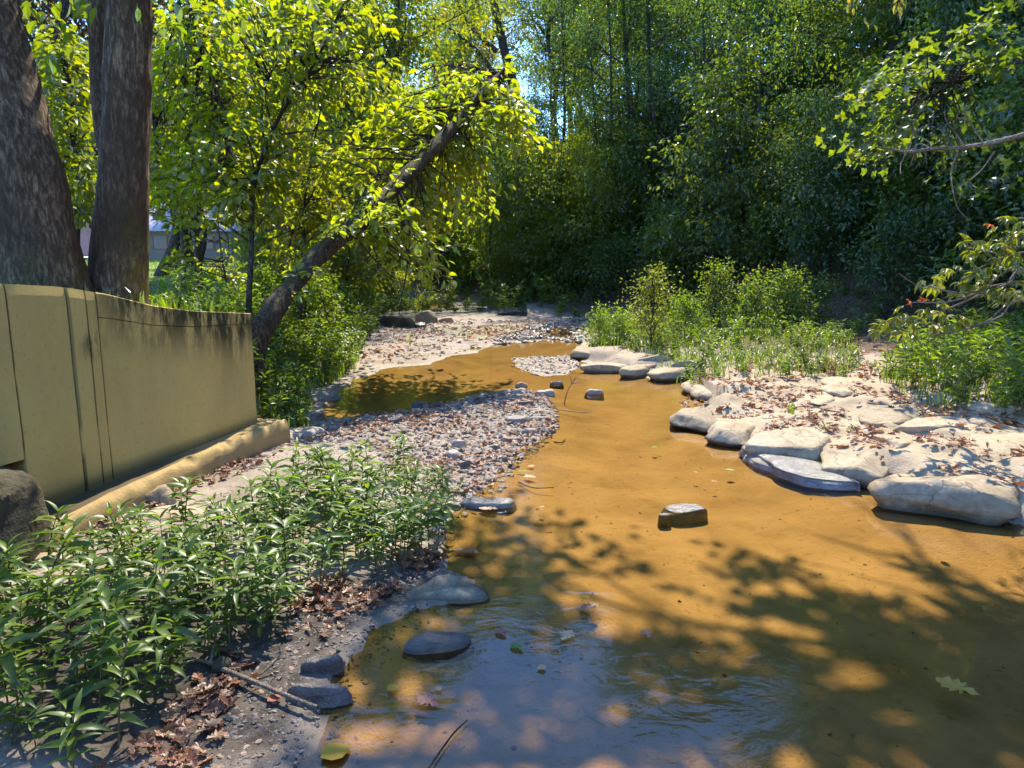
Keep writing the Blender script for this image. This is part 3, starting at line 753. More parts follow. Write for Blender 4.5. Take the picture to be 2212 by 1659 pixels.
# ---- forest beyond the bend and on the left
LF = 'tall forest tree standing far back beyond the stream bend'
for p in scatter([(-9, 45), (2, 47), (0, 60), (-14, 78), (-60, 90), (-70, 62), (-38, 64), (-22, 62), (-19, 52), (-12, 46)], 56, 3.0, rng):
    TALL[R.randrange(3)].put(p[0], p[1], LF, 'far forest trees', R.uniform(0, 6.3), R.uniform(0.85, 1.2), R.choice([0, 0, 2, 3]), -0.1)
LL = 'sunlit leafy tree on the left bank beyond the leaning trunk'
for k_, p in enumerate(((-5.3, 26), (-8.0, 27.5), (-5.0, 30))):
    TALL[k_].put(p[0], p[1], 'tall loose crowned tree on the left bank over the upstream water', 'tall trees over the upstream water', 1.3 * k_, 1.0, 3, -0.1)
for p in scatter([(-5.2, 22), (-5.6, 27), (-9, 36), (-12.5, 36), (-7.5, 22)], 8, 2.1, rng):
    TALL[R.randrange(3)].put(p[0], p[1], LL, 'trees on the left bank', R.uniform(0, 6.3), R.uniform(0.55, 0.8), R.choice([0, 3, 3, 2]), -0.1)
LS = 'small bright green understory tree on the left bank'
for p in scatter([(-3.9, 13), (-4.6, 19), (-5.4, 27), (-9, 34), (-11, 32), (-8, 24), (-5.4, 16), (-4.6, 13)], 26, 1.0, rng):
    UNDER[R.randrange(3)].put(p[0], p[1], LS, 'understory trees on the left bank', R.uniform(0, 6.3), R.uniform(0.45, 0.85), R.choice([0, 0, 1, 3]), -0.05)
LSB = 'low green shrub at the edge of the left bank'
for p in scatter([(-3.4, 12), (-3.7, 16), (-4.3, 20), (-5, 27), (-8, 33), (-8, 25), (-5, 14), (-4.3, 12)], 40, 0.7, rng):
    BUSH[R.randrange(3)].put(p[0], p[1], LSB, 'shrubs on the left bank', R.uniform(0, 6.3), R.uniform(0.4, 0.8), R.choice([0, 0, 2, 2]), -0.05)

# ------------------------------------------------------------------ house and lawn far left
def box(mb, lo, hi, m=0):
    x0, y0, z0 = lo; x1, y1, z1 = hi
    v = [(x0, y0, z0), (x1, y0, z0), (x1, y1, z0), (x0, y1, z0), (x0, y0, z1), (x1, y0, z1), (x1, y1, z1), (x0, y1, z1)]
    mb.add(v, [(0, 3, 2, 1), (4, 5, 6, 7), (0, 1, 5, 4), (1, 2, 6, 5), (2, 3, 7, 6), (3, 0, 4, 7)], m)
    return mb

HY = 56.0
def hu(u): return (u - 1106) / FPX * (HY * CP + 0.2)
hx0, hx1 = hu(255), hu(528)
gz = float(hz((hx0 + hx1) / 2, HY)) - 0.1
house = thing('house', 'brown sided house with pale grey metal roof across the lawn', 'house', ((hx0 + hx1) / 2, HY + 4, gz))
hw = (hx1 - hx0) / 2
obj('wall', box(MB(), (-hw, -4, 0), (hw, 4, 2.25)).mesh('wall', M['siding'], False), house)
bd = box(MB(), (-hw - 0.02, -4.035, 0), (hw + 0.02, -4.003, 0.17)).mesh('siding_board', M['siding'], False)
for k in range(12):
    b = obj('siding_board', bd, house, (0, 0, 0.06 + k * 0.18)); b.rotation_euler = (0.06, 0, 0); b.location.y = -0.24 - k * 0.0 + 0.0 * k
    b.rotation_euler = (0, 0, 0); b.location = (0, 0, 0.04 + k * 0.182)
e, rr = 0.45, 1.6
rv = [(-hw - e, -4 - e, 2.25), (hw + e, -4 - e, 2.25), (hw + e, 4 + e, 2.25), (-hw - e, 4 + e, 2.25), (-hw + 1.5, 0, 4.6), (hw - 2.6, 0, 4.6)]
rv += [(x, y, z + 0.12) for x, y, z in rv]
mb = MB(); mb.add(rv, [(6, 7, 11, 10), (8, 9, 10, 11), (0, 1, 7, 6), (1, 2, 8, 7), (2, 3, 9, 8), (3, 0, 6, 9), (0, 3, 2, 1)])
mb.add(rv, [(7, 8, 11), (9, 6, 10)])
roof = obj('roof', mb.mesh('roof', M['roof'], False), house)
for k in range(14):
    x = -hw + 0.4 + k * (2 * hw - 0.8) / 13
    xt = np.clip(x, -hw + 1.5, hw - 2.6)
    sl = np.clip(1 - abs(x - xt) / 2.4, 0.25, 1)
    a, b = np.array([x, -4 - e, 2.40]), np.array([x, -4 - e + (4 + e) * sl, 2.40 + 2.35 * sl])
    obj('roof_seam', MB().add(*tube([a, b], 0.03, 4)).mesh('roof_seam', M['roof'], False), roof)
for x in (-1.4, 2.2):
    wnd = obj('window', box(MB(), (x - 0.5, -4.06, 0.95), (x + 0.5, -4.037, 1.9)).mesh('window', M['glass_dark'], False), house)
    fr = MB()
    for lo, hi in (((x - .58, -4.09, .87), (x + .58, -4.065, .95)), ((x - .58, -4.09, 1.9), (x + .58, -4.065, 1.98)), ((x - .58, -4.09, .95), (x - .5, -4.065, 1.9)), ((x + .5, -4.09, .95), (x + .58, -4.065, 1.9))):
        box(fr, lo, hi)
    obj('frame', fr.mesh('frame', M['trim'], False), wnd)
gx0, gx1 = hu(158), hu(240)
shed = thing('garage', 'pinkish gabled garage with dark red trim beside the brown house', 'garage', ((gx0 + gx1) / 2, HY, gz + 0.35))
hw2 = (gx1 - gx0) / 2
mb = MB()
v = [(-hw2, 0, 0), (hw2, 0, 0), (hw2, 0, 2.0), (0, 0, 3.35), (-hw2, 0, 2.0)]; v += [(x, 5, z) for x, y, z in v]
mb.add(v, [(0, 1, 2, 4), (5, 9, 7, 6), (0, 4, 9, 5), (1, 6, 7, 2)]); mb.add(v, [(4, 2, 3), (9, 8, 7)])
obj('wall', mb.mesh('wall', M['siding_pink'], False), shed)
mb = MB()
for s in (-1, 1):
    a = np.array([(s * (hw2 + 0.4), -0.35, 1.75), (0, -0.35, 3.42), (0, 5.3, 3.42), (s * (hw2 + 0.4), 5.3, 1.75)])
    b = a + np.array([0, 0, 0.16])
    mb.add(np.concatenate([a, b]), [(0, 1, 2, 3), (4, 5, 6, 7), (0, 1, 5, 4), (3, 2, 6, 7), (0, 3, 7, 4)])
obj('roof', mb.mesh('roof', M['trim'], False), shed)
dr = obj('door', box(MB(), (-0.55, -0.05, 0.02), (0.75, -0.003, 1.75)).mesh('door', simple_mat('door_paint', (0.5, 0.24, 0.22)), False), shed)
obj('handle', box(MB(), (0.55, -0.1, 0.85), (0.62, -0.053, 0.95)).mesh('handle', M['glass_dark'], False), dr)
for s in (-1, 1):
    obj('corner_trim', box(MB(), (s * hw2 - 0.07, -0.04, 0), (s * hw2 + 0.07, -0.002, 1.95)).mesh('corner_trim', M['glass_dark'], False), shed)

# ------------------------------------------------------------------ concrete wing wall
def wall_pt(s, off, z): return np.array([WALL_A[0] + WDIR[0] * s + WNRM[0] * off, WALL_A[1] + WDIR[1] * s + WNRM[1] * off, z])
def wall_s(u, v):
    d = ray(u, v); p0 = np.array([WALL_A[0], WALL_A[1]])
    # d*t hits the wall plane
    t = (p0 @ WNRM) / (d[:2] @ WNRM)
    return float((d[:2] * t - p0) @ WDIR)
wall = thing('concrete_wall', 'tan concrete wing wall with mould stains and sloping top on left bank', 'wall')
SEAMS = [-2.6, wall_s(30, 800), wall_s(160, 800), wall_s(198, 800), wall_s(222, 800), WLEN]
OFFS = [0.006, 0.0, 0.010, 0.004, -0.004]
TH = 0.24
def panel(s0, s1, zf0, zf1, off, lab=None):
    """one cast panel: front face as a fine grid, plus top, back and ends"""
    a, b = max(3, int((s1 - s0) / 0.05)), 24
    sl_ = np.concatenate([[s0, s0 + 0.004, s0 + 0.008], np.linspace(s0 + 0.02, s1 - 0.02, a), [s1 - 0.008, s1 - 0.004, s1]]); a = len(sl_)
    S, T_ = np.meshgrid(sl_, np.linspace(0, 1, b))
    z0, z1 = zf0(S), zf1(S)
    Zz = z0 + (z1 - z0) * T_
    nz = fbm(np.stack([S * 3, Zz * 3], -1), 3, 40) * 0.006
    edge = np.minimum(np.minimum((S - s0), (s1 - S)) / 0.004, 1) * 0.012 - 0.012
    rnd = np.where(T_ > 0.985, -0.008, 0) * (1 if zf1 is wall_top else 0)
    O = off + nz + edge + rnd
    V = np.stack([WALL_A[0] + WDIR[0] * S + WNRM[0] * O, WALL_A[1] + WDIR[1] * S + WNRM[1] * O, Zz], -1)
    back = V - np.array([WNRM[0], WNRM[1], 0]) * TH
    nv = a * b
    i = np.arange(b - 1)[:, None] * a; j = np.arange(a - 1)[None]
    f = np.stack([i + j, i + j + 1, i + a + j + 1, i + a + j], -1).reshape(-1, 4)
    mb = MB(); mb.add(np.concatenate([V.reshape(-1, 3), back.reshape(-1, 3)]), np.concatenate([f, f[:, ::-1] + nv]))
    idx = np.arange(nv).reshape(b, a)
    q = []
    for line in (idx[-1, :], idx[0, ::-1], idx[::-1, 0], idx[:, -1]):
        for p, r in zip(line[:-1], line[1:]): q.append((p, r, r + nv, p + nv))
    mb.f4.append(np.array(q)); mb.m4.append(np.zeros(len(q), np.int32))
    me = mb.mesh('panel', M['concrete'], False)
    top = wall_top(S)
    st = sstep(0.45, 0.02, top - Zz) * sstep(0.45, 0.9, S) * 1.0 + 0.35 * sstep(1.0, 0.1, top - Zz) * sstep(1.6, 1.9, S) * sstep(2.2, 2.0, S)
    st = st + sstep(0.12, 0.05, np.hypot(S - 0.55, Zz - 1.12)) * 0.8
    g = 0.75 * sstep(0.10, 0.0, Zz - 0.26) + 0.5 * sstep(0.009, 0.004, np.minimum(S - s0, s1 - S)) * (s1 < WLEN - 0.01 or True) * (fbm(np.stack([S * 0 + s0, Zz * 6], -1), 3, 41) > -0.1)
    g = g + 0.25 * sstep(0.2, -0.6, S)
    c = np.ones((nv * 2, 4), np.float32); c[:nv, 0] = np.clip(st, 0, 1).ravel(); c[:nv, 1] = np.clip(g, 0, 0.9).ravel(); c[nv:, :2] = 0
    at = me.color_attributes.new('stain', 'FLOAT_COLOR', 'POINT'); at.data.foreach_set('color', c.ravel())
    return obj('panel', me, wall)
low = lambda s: np.asarray(s) * 0 + 0.22
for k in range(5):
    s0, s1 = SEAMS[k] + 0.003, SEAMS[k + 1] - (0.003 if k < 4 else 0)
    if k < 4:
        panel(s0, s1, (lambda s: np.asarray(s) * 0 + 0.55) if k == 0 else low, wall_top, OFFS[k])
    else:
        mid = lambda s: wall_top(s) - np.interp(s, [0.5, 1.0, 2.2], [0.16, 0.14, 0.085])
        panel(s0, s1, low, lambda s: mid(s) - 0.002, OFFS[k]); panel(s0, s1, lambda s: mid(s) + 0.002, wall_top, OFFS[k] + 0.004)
# footing: rough ledge along the wall foot
a, prof = 120, 14
S = np.linspace(-0.12, WLEN + 0.16, a)
mb = MB(); rows = []
for s in S:
    wd = np.interp(s, [-0.12, 0.4, 1.4, WLEN + .16], [0.27, 0.22, 0.17, 0.20]); tp = np.interp(s, [-0.12, 0.5, WLEN], [0.22, 0.24, 0.27])
    n1 = float(fbm(np.array([s * 5, 0.3]), 4, 50)); n2 = float(fbm(np.array([s * 11, 1.7]), 3, 51))
    br = 0.05 * max(0, n1 + 0.12) + 0.02 * n2
    P = [(-0.15, tp), (0.0, tp), (wd * 0.35, tp + 0.012 * n2), (wd * 0.7, tp + 0.02 * n1), (wd - 0.03 - br, tp + 0.012 - br * 0.4), (wd - 0.012, tp - 0.015 - br), (wd, tp - 0.04 - br * 0.6), (wd + 0.004 + 0.004 * n2, tp - 0.09),
         (wd + 0.006, tp - 0.14), (wd + 0.01 + 0.01 * n1, 0.06), (wd + 0.0, 0.03), (wd, -0.05), (0, -0.06), (-0.15, -0.06)]
    rows.append([wall_pt(s, o, z) for o, z in P])
V = np.array(rows); i = np.arange(a - 1)[:, None] * prof; j = np.arange(prof - 1)[None]
mb.add(V.reshape(-1, 3), np.stack([i + j, i + prof + j, i + prof + j + 1, i + j + 1], -1).reshape(-1, 4))
mb.f4.append(np.array([(( a - 1) * prof + k, (a - 1) * prof + k + 1, (a - 1) * prof + prof - 2 - k, (a - 1) * prof + prof - 1 - k) for k in range(6)])); mb.m4.append(np.zeros(6, np.int32))
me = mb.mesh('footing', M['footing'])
c = np.zeros((a, prof, 4), np.float32); c[..., 3] = 1
c[:, :4, 1] = (np.interp(S, [0, 1.0, 1.5, 2.3], [0.9, 0.85, 0.35, 0.15]))[:, None]; c[:, 4, 1] = 0.25; c[:, 9:, 1] = 0.4
at = me.color_attributes.new('stain', 'FLOAT_COLOR', 'POINT'); at.data.foreach_set('color', c.ravel())
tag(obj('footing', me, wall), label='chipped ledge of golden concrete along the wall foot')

# ------------------------------------------------------------------ rocks
def rock_mesh(outline, h, mat, seed=0, seg=56, dome=5.0, rough=0.03, tilt=(0, 0), under=0.12, over=0.02, zb=0.0, grow_=1.0, lump=0.0, lip=1.0, facets=0):
    """a water-worn rock from its plan outline (world metres), height h above zb"""
    o = np.asarray(outline, float)[:, :2]
    c = o.mean(0); o = c + (o - c) * grow_; q = catmull(o, seg, True)
    rs = np.array([0.0, 0.15, 0.3, 0.45, 0.6, 0.72, 0.82, 0.9, 0.955, 0.985, 1.0, 0.985, 0.95, 0.90, 0.85])
    top = 0.5 + 0.5 * (1 - rs ** dome)
    top[9:13] = [0.46, 0.34, 0.20, 0.06]
    zz = zb + h * top; zz[13:] = [zb - 0.25 * under, zb - under]
    fr_ = np.random.default_rng(seed + 1000)
    cuts = [] if h < 0.08 else [(np.array([math.cos(a_), math.sin(a_)]) * fr_.uniform(0.12, 0.5), zb + h * fr_.uniform(0.72, 1.0)) for a_ in fr_.uniform(0, 6.28, facets)]
    size = float(np.abs(q - c).max())
    V = []
    for k, r in enumerate(rs):
        p = c + (q - c) * (r if k < 11 else 1 - (1 - r) * lip) * (1 + (over if k in (9, 10) else 0))
        z = zz[k]
        P = np.concatenate([p, np.full((seg, 1), 0.0)], 1)
        n = fbm(np.concatenate([p * (1.6 / max(size, 0.12)), np.full((seg, 1), seed * 3.7 + (0.0 if k < 10 else k * 0.3))], 1), 4, seed)
        w = min(1.0, 1.2 - r * 0.35)
        P[:, 2] = z + rough * 2 * n * w * (1 if k < 10 else 0.4) + ((p - c) @ np.array(tilt)) * (1 if k < 11 else 0.5)
        if lump: P[:, 2] += lump * np.maximum(0, vnoise(np.concatenate([p * (2.6 / max(size, 0.1)), np.full((seg, 1), 9.1 + seed)], 1), seed + 3)) * (1 - r ** 3 if r < 1 else 0)
        if r < 1.0 and lump:
            rd = 1 - np.abs(vnoise(np.concatenate([p * (1.9 / max(size, 0.1)), np.full((seg, 1), 4.3 + seed)], 1), seed + 13)) * 2
            P[:, 2] += lump * 0.5 * np.maximum(0, rd) ** 2 * (1 - r ** 4) - lump * 0.35 * (r > 0.3) * np.maximum(0, vnoise(np.concatenate([p * (3.4 / max(size, 0.1)), np.full((seg, 1), 7.7 + seed)], 1), seed + 17)) * (1 - r ** 6)
        if k < 9:
            for sl, z0 in cuts: P[:, 2] = np.minimum(P[:, 2], z0 + (p - c) @ sl * (h * 1.1 / size) + 0.010 * n)
        if k > 5:
            ang = fbm(np.concatenate([p * 6, np.full((seg, 1), P[:, 2].mean() * 8)], 1), 3, seed + 7)
            P[:, :2] += unit(q - c) * (ang * 0.07 * min(size, 0.5) * 2)[:, None]
        V.append(P)
    V = np.array(V); n = len(rs)
    i = np.arange(n - 1)[:, None] * seg; j = np.arange(seg)[None]; k2 = (j + 1) % seg
    f = np.stack([i + j, i + k2, i + seg + k2, i + seg + j], -1).reshape(-1, 4)
    ctr = np.array([c[0], c[1], 0.0]); lo = V[..., 2].min()
    V = V - ctr
    return MB().add(V.reshape(-1, 3), f).mesh('rock', mat), ctr

def rock_px(name, label, uv, h, mat='sandstone', zb=0.0, cat='rock', group=None, **kw):
    v = [q[1] for q in uv]; v0, v1 = min(v), max(v)
    pts = [G(u, w, zb + 0.03 + (h * 0.75) * (v1 - w) / (v1 - v0 + 1e-6))[:2] for u, w in uv]
    rock_px.n += 1
    me, c = rock_mesh(pts, h, M[mat], rock_px.n, zb=zb, **kw)
    return tag(obj(name, me, None, c), label, cat, group)
rock_px.n = 0

for lab, uv, h, zb, kw in ROCKS:
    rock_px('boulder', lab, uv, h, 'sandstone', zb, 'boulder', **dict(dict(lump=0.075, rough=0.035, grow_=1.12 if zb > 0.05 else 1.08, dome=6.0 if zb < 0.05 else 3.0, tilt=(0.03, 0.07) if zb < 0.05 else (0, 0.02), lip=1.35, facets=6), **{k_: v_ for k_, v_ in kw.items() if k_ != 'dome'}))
# wet layered ledge: thin slabs
led = thing('wet_ledge', 'thin dark wet layered ledge at the waterline below the hollowed boulder', 'ledge')
for k, (dy, hh) in enumerate(((0, 0.02), (-28, 0.045), (-60, 0.07))):
    uv = A_((1070, 1000 + dy * .6), (1110, 945 + dy * .3), (1400, 1045 + dy * .3), (1700, 1110 + dy * .3), (1900, 1170 + dy * .3), (2030, 1250 + dy * .3), (2215, 1345 + dy * .4), (2205, 1375 + dy), (1750, 1335 + dy), (1400, 1235 + dy), (1200, 1130 + dy), (1085, 1065 + dy))
    pts = [G(u, v, hh)[:2] for u, v in uv]
    pts = [q + rng.normal(size=2) * 0.018 for q in pts]
    me, c = rock_mesh(pts, 0.035, M[('stone_wet', 'stone_grey', 'stone_wet')[k]], 70 + k, zb=hh - 0.02, rough=0.014, dome=6, under=0.05, lip=-0.4)
    obj('rock_layer', me, led, c)
# rocks on the left side, in the stream and upstream
OTHER = [
 ('slab', 'thin flat slab at the left pool edge, upper of three', E_((165, 880), (260, 840), (400, 850), (420, 880), (330, 910), (250, 945), (160, 940)), 0.07, 'stone_grey', 0.02, dict(rough=0.01, dome=7)),
 ('slab', 'thin flat slab at the left pool edge, middle of three', E_((50, 1060), (130, 980), (250, 945), (330, 985), (250, 1040), (150, 1075)), 0.09, 'stone_grey', 0.02, dict(rough=0.02, dome=7)),
 ('slab', 'thin flat slab at the left pool edge, nearest the wall', E_((20, 1150), (100, 1095), (300, 1085), (315, 1115), (200, 1160), (60, 1195)), 0.06, 'stone_pale', 0.03, dict(rough=0.01, dome=7)),
 ('boulder', 'dark mossy ledge rock under the left bank upstream', E_((680, 460), (690, 370), (760, 350), (900, 370), (915, 440), (850, 465)), 0.5, 'stone_moss', 0.0, dict(dome=5, rough=0.06)),
 ('boulder', 'pale rounded boulder upstream beside the dark ledge rock', E_((905, 430), (930, 375), (1010, 360), (1055, 395), (1040, 430)), 0.45, 'sandstone', 0.0, dict(dome=2.6)),
 ('boulder', 'low pale boulder in the stream right of the rounded boulder', E_((1055, 425), (1090, 395), (1160, 390), (1165, 415), (1110, 432)), 0.22, 'sandstone', 0.0, {}),
 ('boulder', 'dark low boulder at the foot of the dark ledge rock', E_((910, 455), (930, 425), (980, 430), (985, 455)), 0.2, 'stone_dark', 0.0, {}),
 ('boulder', 'low mossy rock far upstream under the hillside shrubs', E_((1460, 375), (1540, 355), (1640, 360), (1690, 380), (1560, 385)), 0.18, 'stone_moss', 0.0, {}),
 ('slab', 'dark slab awash in midstream with glinting wet top', A_((155, 1575), (270, 1530), (400, 1515), (550, 1530), (620, 1580), (520, 1620), (400, 1640), (280, 1640)), 0.022, 'stone_wet', -0.014, dict(rough=0.006, dome=8, under=0.10, lip=-1.6)),
 ('slab', 'small dark stone touching the midstream slab', A_((115, 1640), (150, 1620), (230, 1640), (220, 1665), (140, 1668)), 0.02, 'stone_wet', -0.012, dict(rough=0.006, under=0.10, lip=-1.6)),
 ('slab', 'grey wet slab at the water edge beside the green plants', D_((850, 1290), (900, 1240), (1100, 1245), (1350, 1250), (1365, 1300), (1300, 1345), (1050, 1350), (930, 1330)), 0.04, 'stone_wet', 0.0, dict(rough=0.006, dome=8)),
 ('slab', 'pale muddy slab at the near shore half under water', G_((340, 590), (450, 530), (560, 490), (680, 530), (780, 600), (700, 640), (520, 640), (380, 630)), 0.035, 'sandstone', 0.0, dict(rough=0.02, dome=9)),
 ('slab', 'oval grey slab at the water edge below the muddy slab', G_((340, 890), (400, 830), (520, 795), (650, 790), (710, 820), (640, 880), (520, 915), (400, 915)), 0.04, 'stone_dark', 0.0, dict(rough=0.012, dome=7)),
 ('slab', 'dark flat slab beside the end of the fallen stick', F_((1690, 1010), (1760, 985), (1900, 980), (2040, 1000), (2055, 1030), (1990, 1085), (1880, 1110), (1780, 1070)), 0.07, 'stone_dark', 0.0, dict(rough=0.008, dome=8)),
 ('slab', 'grey slab lying above the dark flat slab by the shore', F_((1770, 890), (1850, 830), (1960, 800), (2015, 840), (1980, 890), (1870, 915)), 0.05, 'stone_dark', 0.01, dict(rough=0.02, dome=8)),
 ('rock', 'mossy round rock between the wall footing and the plants', [(300, 1085), (318, 1050), (345, 1035), (372, 1050), (378, 1080), (340, 1095)], 0.16, 'sandstone', 0.05, dict(dome=2.0)),
 ('rock', 'pale dished rock in front of the mossy round rock', [(285, 1115), (330, 1085), (400, 1080), (440, 1095), (400, 1120), (330, 1130)], 0.06, 'sandstone', 0.06, dict(dome=3)),
 ('rock', 'brown rock in shade at the far left below the wall', [(20, 1210), (60, 1185), (130, 1185), (170, 1205), (110, 1225), (50, 1230)], 0.1, 'sandstone', 0.05, dict(dome=3)),
 ('stone', 'white topped long stone lying alone in the stream', D_((2090, 225), (2130, 200), (2212, 185), (2270, 205), (2260, 230), (2180, 240)), 0.06, 'stone_pale', -0.01, {}),
 ('stone', 'largest grey stone of the gravel bar at its right side', D_((1290, 470), (1330, 425), (1420, 410), (1520, 445), (1535, 490), (1480, 545), (1380, 550), (1310, 520)), 0.12, 'stone_grey', 0.0, dict(dome=5, rough=0.02)),
 ('stone', 'round grey stone at the gravel bar waterline', D_((1460, 600), (1490, 560), (1560, 550), (1620, 590), (1600, 635), (1520, 645)), 0.09, 'stone_grey', 0.0, dict(dome=2.6)),
 ('stone', 'long flat stone pointing from the gravel bar into the water', D_((1235, 690), (1270, 660), (1350, 670), (1470, 695), (1440, 715), (1320, 725)), 0.06, 'stone_brown', 0.0, dict(dome=6)),
 ('stone', 'dark blocky stone at the left end of the gravel bar', D_((138, 510), (150, 465), (230, 455), (265, 480), (250, 535), (170, 545)), 0.11, 'stone_dark', 0.02, dict(dome=6)),
 ('stone', 'dark angular stone standing at the back of the gravel bar', D_((370, 360), (400, 300), (470, 290), (540, 340), (500, 370)), 0.12, 'stone_dark', 0.0, dict(dome=2, rough=0.03)),
 ('stone', 'dark brown angular stone right of the standing stone', D_((540, 370), (560, 310), (640, 315), (690, 345), (660, 378)), 0.11, 'stone_dark', 0.0, dict(dome=2, rough=0.03)),
 ('stone', 'white flat stone at the top of the gravel bar', D_((1345, 215), (1370, 190), (1460, 185), (1510, 210), (1460, 235), (1380, 238)), 0.07, 'stone_pale', 0.0, dict(dome=6)),
 ('stone', 'pale flat stone in the shallows right of the white stone', D_((1595, 235), (1640, 205), (1770, 195), (1785, 230), (1720, 250), (1630, 255)), 0.07, 'stone_pale', 0.0, dict(dome=7)),
 ('stone', 'brown pointed stone farthest up the gravel bar', D_((1395, 155), (1430, 115), (1490, 120), (1510, 155), (1440, 170)), 0.09, 'stone_brown', -0.01, dict(dome=1.8)),
 ('stone', 'small wet stone alone in the water above the bar', D_((1745, 125), (1800, 112), (1870, 122), (1850, 138), (1780, 138)), 0.04, 'stone_wet', -0.01, {}),
 ('stone', 'long low stone between the white stone and the largest stone', D_((1180, 290), (1220, 265), (1370, 262), (1380, 290), (1270, 305)), 0.06, 'stone_brown', 0.0, dict(dome=7)),
 ('stone', 'dark long stone just above the largest grey stone', D_((1415, 345), (1450, 312), (1560, 312), (1575, 345), (1500, 362)), 0.07, 'stone_dark', 0.0, dict(dome=5)),
 ('stone', 'dark lumpy stone at the lower edge of the gravel bar', D_((845, 930), (880, 890), (960, 875), (1010, 920), (980, 960), (880, 960)), 0.10, 'stone_dark', 0.01, dict(dome=2.4, rough=0.02)),
 ('stone', 'glinting wet slab at the lower tip of the gravel bar', D_((1080, 880), (1130, 835), (1280, 825), (1320, 860), (1240, 900), (1140, 905)), 0.05, 'stone_wet', 0.0, dict(dome=6, rough=0.008)),
 ('stone', 'pale tan flat stone in the middle of the gravel bar', D_((765, 730), (810, 690), (890, 692), (900, 730), (830, 765)), 0.07, 'stone_pale', 0.03, dict(dome=6)),
 ('stone', 'tan flat stone below the pale one in the gravel bar', D_((700, 830), (760, 780), (830, 790), (820, 850), (750, 875)), 0.06, 'stone_pale', 0.03, dict(dome=6)),
 ('stone', 'blue grey tilted stone near the bar waterline', D_((1135, 770), (1160, 730), (1230, 745), (1240, 790), (1170, 795)), 0.08, 'stone_grey', 0.0, dict(dome=3)),
 ('stone', 'flat grey stone sloping into the water right of the largest', D_((1520, 475), (1560, 450), (1720, 470), (1750, 490), (1640, 505), (1540, 500)), 0.05, 'stone_grey', 0.0, dict(dome=5)),
 ('stone', 'small stone spit leaving the gravel bar by the round stone', D_((1610, 595), (1650, 575), (1780, 580), (1790, 595), (1700, 608)), 0.03, 'stone_wet', 0.0, dict(dome=5)),
]
for name, lab, uv, h, mat, zb, kw in OTHER:
    rock_px(name, lab, uv, h, mat, zb, name, **dict(dict(seg=40, rough=0.012, under=0.08, lip=-0.9, facets=4), **kw))
# the rough old stone under the wall's left end
pc = wall_pt(-0.50, 0.12, 0)
pts = [pc[:2] + WDIR * a + WNRM * b for a, b in ((-0.6, -0.2), (-0.6, 0.18), (-0.2, 0.24), (0.2, 0.22), (0.42, 0.12), (0.44, -0.05), (0.40, -0.2))]
me, c = rock_mesh(pts, 0.62, M['stone_moss'], 77, zb=-0.05, dome=9, rough=0.05, under=0.15)
tag(obj('stone_pier', me, None, c), 'dark mossy stone pier below the left end of the wall', 'pier')

# ------------------------------------------------------------------ big left trunks
def big_trunk(path, rad, rings, sides, mat, seed, amp=0.02, moss=None, freq=(7, 7, 1.6)):
    path = catmull(path, rings); rad = np.interp(np.linspace(0, 1, rings), np.linspace(0, 1, len(rad)), rad)
    v, f = tube(path, rad, sides)
    ctr = np.repeat(path, sides, 0); d = unit(v - ctr)
    n = fbm(v * np.array(freq), 4, seed); n2 = fbm(v * 1.7, 2, seed + 9)
    v = v + d * (amp * (1 - np.abs(n) * 3.2) + amp * 1.5 * n2)[:, None]
    me = MB().add(v, f).mesh('trunk', mat)
    if moss is not None:
        at = me.attributes.new('moss', 'FLOAT', 'POINT')
        at.data.foreach_set('value', np.clip(moss(v, d), 0, 1).astype(np.float32))
    return me, path, rad

def y_at(u, v, y): return D(u, v, y)
t1 = thing('tree', 'thick dark trunk leaning left, nearest tree behind the wall', 'tree')
pth = [y_at(95, 690, 5.0), y_at(88, 610, 5.0), y_at(70, 480, 5.0), y_at(52, 380, 5.0), y_at(5, 200, 5.05), y_at(-45, 0, 5.1), y_at(-110, -300, 5.2), y_at(-180, -700, 5.3), y_at(-220, -1100, 5.4), y_at(-230, -1500, 5.5)]
px = 5.0 / FPX
me, p1, r1 = big_trunk(pth, [105 * px, 90 * px, 78 * px, 75 * px, 70 * px, 64 * px, 55 * px, 42 * px, 30 * px, 12 * px], 130, 40, M['bark'], 61, 0.014, lambda v, d: 0.25 * (v[:, 2] < 1.7))
obj('trunk', me, t1)


def limbs_only(seed, path, t0, cr, nl, ll, limbs, **kw):
    wood, lf = grow(seed, 1, 0.02, t0, cr, nl, ll, limbs, path=path, **kw)
    return wood, lf
wd, lf = limbs_only(71, p1[::6], 0.6, 2.0, 2200, 0.13, 14, sig=0.32, sub=5, tm=L_OVA)
obj('limbs', wd.mesh('limbs', M['bark_far']), t1); tag(obj('crown', lf.mesh('crown', M['leaf_mid'], False), t1), kind='stuff')

t2 = thing('tree', 'straight grey brown trunk with mossy right foot behind the wall', 'tree')
px = 5.4 / FPX
pth = [y_at(254, 720, 5.4), y_at(254, 650, 5.4), y_at(258, 560, 5.4), y_at(265, 400, 5.4), y_at(274, 200, 5.4), y_at(281, 0, 5.4), y_at(290, -300, 5.4), y_at(285, -700, 5.45), y_at(300, -1150, 5.5), y_at(300, -1600, 5.5)]
me, p2, r2 = big_trunk(pth, [70 * px, 60 * px, 54 * px, 47 * px, 43 * px, 41 * px, 37 * px, 30 * px, 20 * px, 7 * px], 130, 40, M['bark'], 62, 0.011, lambda v, d: sstep(0.3, 0.95, d[:, 0]) * sstep(2.4, 1.3, v[:, 2]) * 1.0)
obj('trunk', me, t2)
fk = [y_at(262, 420, 5.42), y_at(245, 350, 5.46), y_at(228, 290, 5.5), y_at(217, 180, 5.5), y_at(210, 0, 5.5), y_at(195, -250, 5.5), y_at(150, -600, 5.6)]
